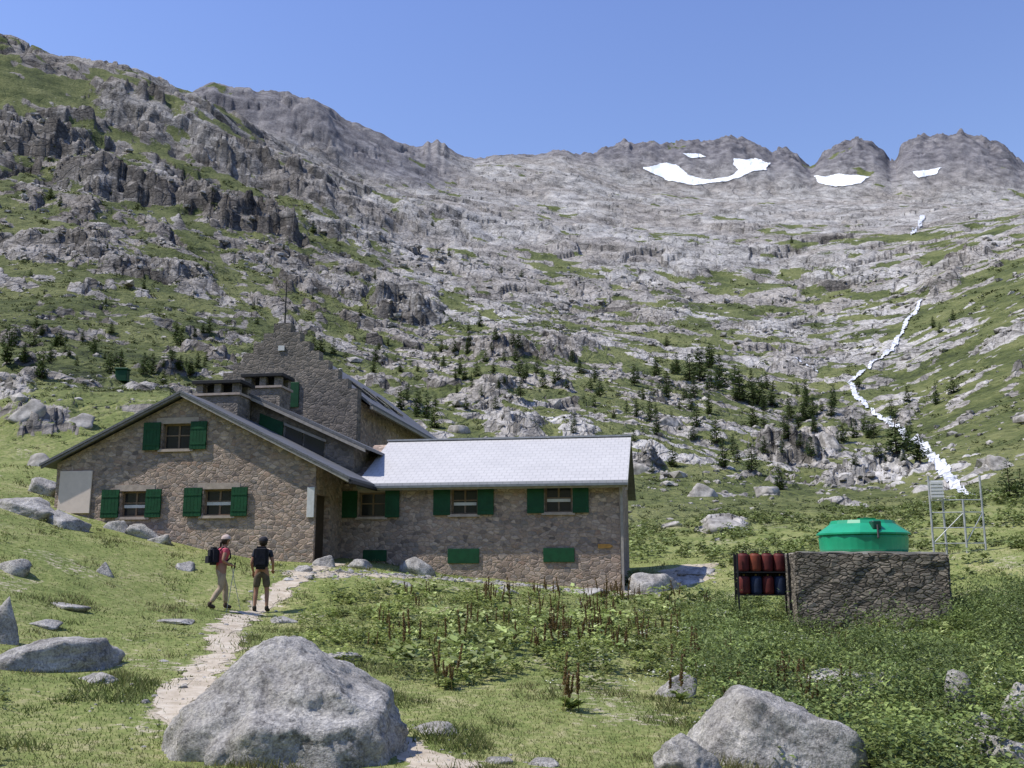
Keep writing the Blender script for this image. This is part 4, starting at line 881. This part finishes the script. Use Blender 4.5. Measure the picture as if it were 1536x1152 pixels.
    pr=[bm.verts.new(hd+Vector((.085*math.cos(a),.06+.115*math.sin(a) if math.sin(a)>0 else .06,.035-.02*max(0,math.sin(a))))) for a in np.linspace(0,math.pi,9)]
    bm.faces.new(pr); bm_obj('cap',bm,cfg['cap'],e,smooth=True)
    for sx in (-1,1):
        bm=bmesh.new(); bmesh.ops.create_uvsphere(bm,u_segments=8,v_segments=6,radius=.011,matrix=Matrix.Translation(hd+Vector((sx*.03,.078,.01)))); bm_obj('eye',bm,M_HAIR,e,smooth=True)
    c=Vector(J['che']); bm=bmesh.new(); sx,sz=cfg['pack']; add_box(bm,-sx,sx,-.34,-.12,-.24*sz,.24*sz)
    bmesh.ops.bevel(bm,geom=bm.edges[:],offset=.06,segments=3,affect='EDGES')
    add_box(bm,-sx*.7,sx*.7,-.385,-.33,-.16,.0)
    for v in bm.verts: v.co+=Vector((c.x,c.y,c.z-.02))
    bp=bm_obj('backpack',bm,cfg['packmat'],e,smooth=False)
    for sgn in (-1,1):
        s=.105*sgn; skin('shoulder_strap',[(tuple(c+Vector((s,-.13,.1))),.022),(tuple(c+Vector((s,-.03,.19))),.022),(tuple(c+Vector((s,.11,.12))),.02),(tuple(c+Vector((s,.15,-.05))),.02),(tuple(c+Vector((s*1.3,.02,-.17))),.018)],[(0,1),(1,2),(2,3),(3,4)],cfg['packmat'],bp,1)
    return e
Jm=dict(pel=(0,0,.97),bel=(0,.0,1.11),che=(0,.01,1.29),upc=(0,.01,1.41),nek=(0,.015,1.50),hlo=(0,.03,1.565),hmi=(0,.03,1.645),hto=(0,.02,1.71),
 shL=(-.18,0,1.41),elL=(-.25,-.03,1.14),wrL=(-.22,.12,.94),paL=(-.215,.165,.88),shR=(.18,0,1.41),elR=(.26,-.04,1.14),wrR=(.235,.16,1.0),paR=(.23,.21,.97),
 hiL=(-.095,0,.92),knL=(-.12,.03,.50),caL=(-.125,.0,.36),anL=(-.13,-.02,.10),toL=(-.15,.13,.045),hiR=(.095,0,.92),knR=(.13,.04,.50),caR=(.14,.01,.36),anR=(.15,-.01,.10),toR=(.18,.14,.045))
Jw=dict(pel=(0,0,.93),bel=(0,.01,1.06),che=(0,.03,1.23),upc=(0,.04,1.34),nek=(0,.06,1.43),hlo=(0,.085,1.49),hmi=(0,.09,1.57),hto=(0,.08,1.63),
 shL=(-.155,.03,1.34),elL=(-.22,.02,1.09),wrL=(-.2,.24,1.02),paL=(-.195,.30,1.01),shR=(.155,.03,1.34),elR=(.21,-.06,1.10),wrR=(.19,.15,1.01),paR=(.185,.21,1.0),
 hiL=(-.09,0,.88),knL=(-.095,.18,.50),caL=(-.095,.18,.36),anL=(-.095,.20,.10),toL=(-.10,.35,.045),hiR=(.09,0,.88),knR=(.095,-.02,.48),caR=(.095,-.12,.36),anR=(.095,-.26,.13),toR=(.095,-.13,.05))
mp_=hit(390,919,rmin=20,rmax=30); wp_=hit(328,915,rmin=20,rmax=30)
def clothes(n,c): return simple(n,c,.85,var=.25,vs=9,bump=.4)
person((mp_.x,mp_.y,mp_.z),math.radians(5),Jm,dict(label='hiker in dark shirt and dark shorts standing on the path',sleeve=.55,shirt=clothes('navy_shirt',(.03,.033,.048)),pants=clothes('dark_khaki',(.10,.082,.058)),long=False,boot=clothes('dark_boot',(.03,.025,.02)),cap=clothes('dark_cap',(.02,.02,.025)),pack=(.165,1.12),packmat=clothes('black_pack',(.012,.013,.02))))
person((wp_.x,wp_.y,wp_.z),math.radians(-50),Jw,dict(label='hiker in pink shirt and beige trousers walking with poles',sleeve=.45,shirt=clothes('pink_shirt',(.46,.08,.12)),pants=clothes('beige',(.36,.28,.20)),long=True,boot=clothes('brown_boot',(.06,.04,.03)),cap=clothes('pale_cap',(.48,.38,.34)),pony=True,pack=(.13,.85),packmat=clothes('dark_pack',(.012,.012,.02))))
def pole(ploc,rz,hand,foot):
    M=Matrix.Translation(ploc)@Matrix.Rotation(rz,4,'Z'); a=M@Vector(hand); b=M@Vector(foot); b.z=H1(b.x,b.y)
    d=(a-b).normalized(); e=empty('trekking_pole',b); meta(e,'thin grey trekking pole held by a hiker','trekking pole')
    bm=bmesh.new(); add_cyl(bm,(0,0,0),tuple(a-b-d*.06),.007,.01,8); bm_obj('shaft',bm,M_STEEL,e)
    bm=bmesh.new(); add_cyl(bm,tuple(a-b-d*.058),tuple(a-b+d*.08),.016,.018,8); bm_obj('grip',bm,M_BLK,e)
pole(mp_,math.radians(5),(-.21,.20,.87),(-.25,.35,0)); pole(wp_,math.radians(-50),(-.19,.34,.99),(-.2,.62,0)); pole(wp_,math.radians(-50),(.18,.25,.98),(.2,.1,0))
# ------------------------------------------------------------ light, sky, camera
el=math.radians(58); az=math.atan2(-.97,-.19)
sd=Vector((math.sin(az)*math.cos(el),math.cos(az)*math.cos(el),math.sin(el)))
L=bpy.data.lights.new('sun','SUN'); L.energy=5.0; L.angle=math.radians(.53); L.color=(1,.955,.88); lo=bpy.data.objects.new('sun',L); COL.objects.link(lo); lo.rotation_euler=sd.to_track_quat('Z','Y').to_euler()
w=bpy.data.worlds.new('World'); scene.world=w; w.use_nodes=True; nt_=w.node_tree; bg=nt_.nodes['Background']; sky=nt_.nodes.new('ShaderNodeTexSky'); sky.sky_type='NISHITA'; sky.sun_disc=False
sky.sun_elevation=el; sky.sun_rotation=az%(2*math.pi); sky.altitude=0; sky.air_density=1.7; sky.dust_density=.1; sky.ozone_density=4.5
hs_=nt_.nodes.new('ShaderNodeHueSaturation'); hs_.inputs['Hue'].default_value=.525; hs_.inputs['Saturation'].default_value=1.12; hs_.inputs['Value'].default_value=1.12
nt_.links.new(sky.outputs[0],hs_.inputs['Color']); nt_.links.new(hs_.outputs[0],bg.inputs[0]); bg.inputs[1].default_value=.15
cam=bpy.data.cameras.new('camera'); cam.sensor_width=36; cam.lens=F/1536*36; cam.clip_end=12000; cam.clip_start=.1
co=bpy.data.objects.new('camera',cam); COL.objects.link(co); co.location=(0,0,0); co.rotation_euler=(math.pi/2+PT,0,0); scene.camera=co
scene.view_settings.view_transform='Standard'; scene.view_settings.look='None'; scene.view_settings.exposure=0
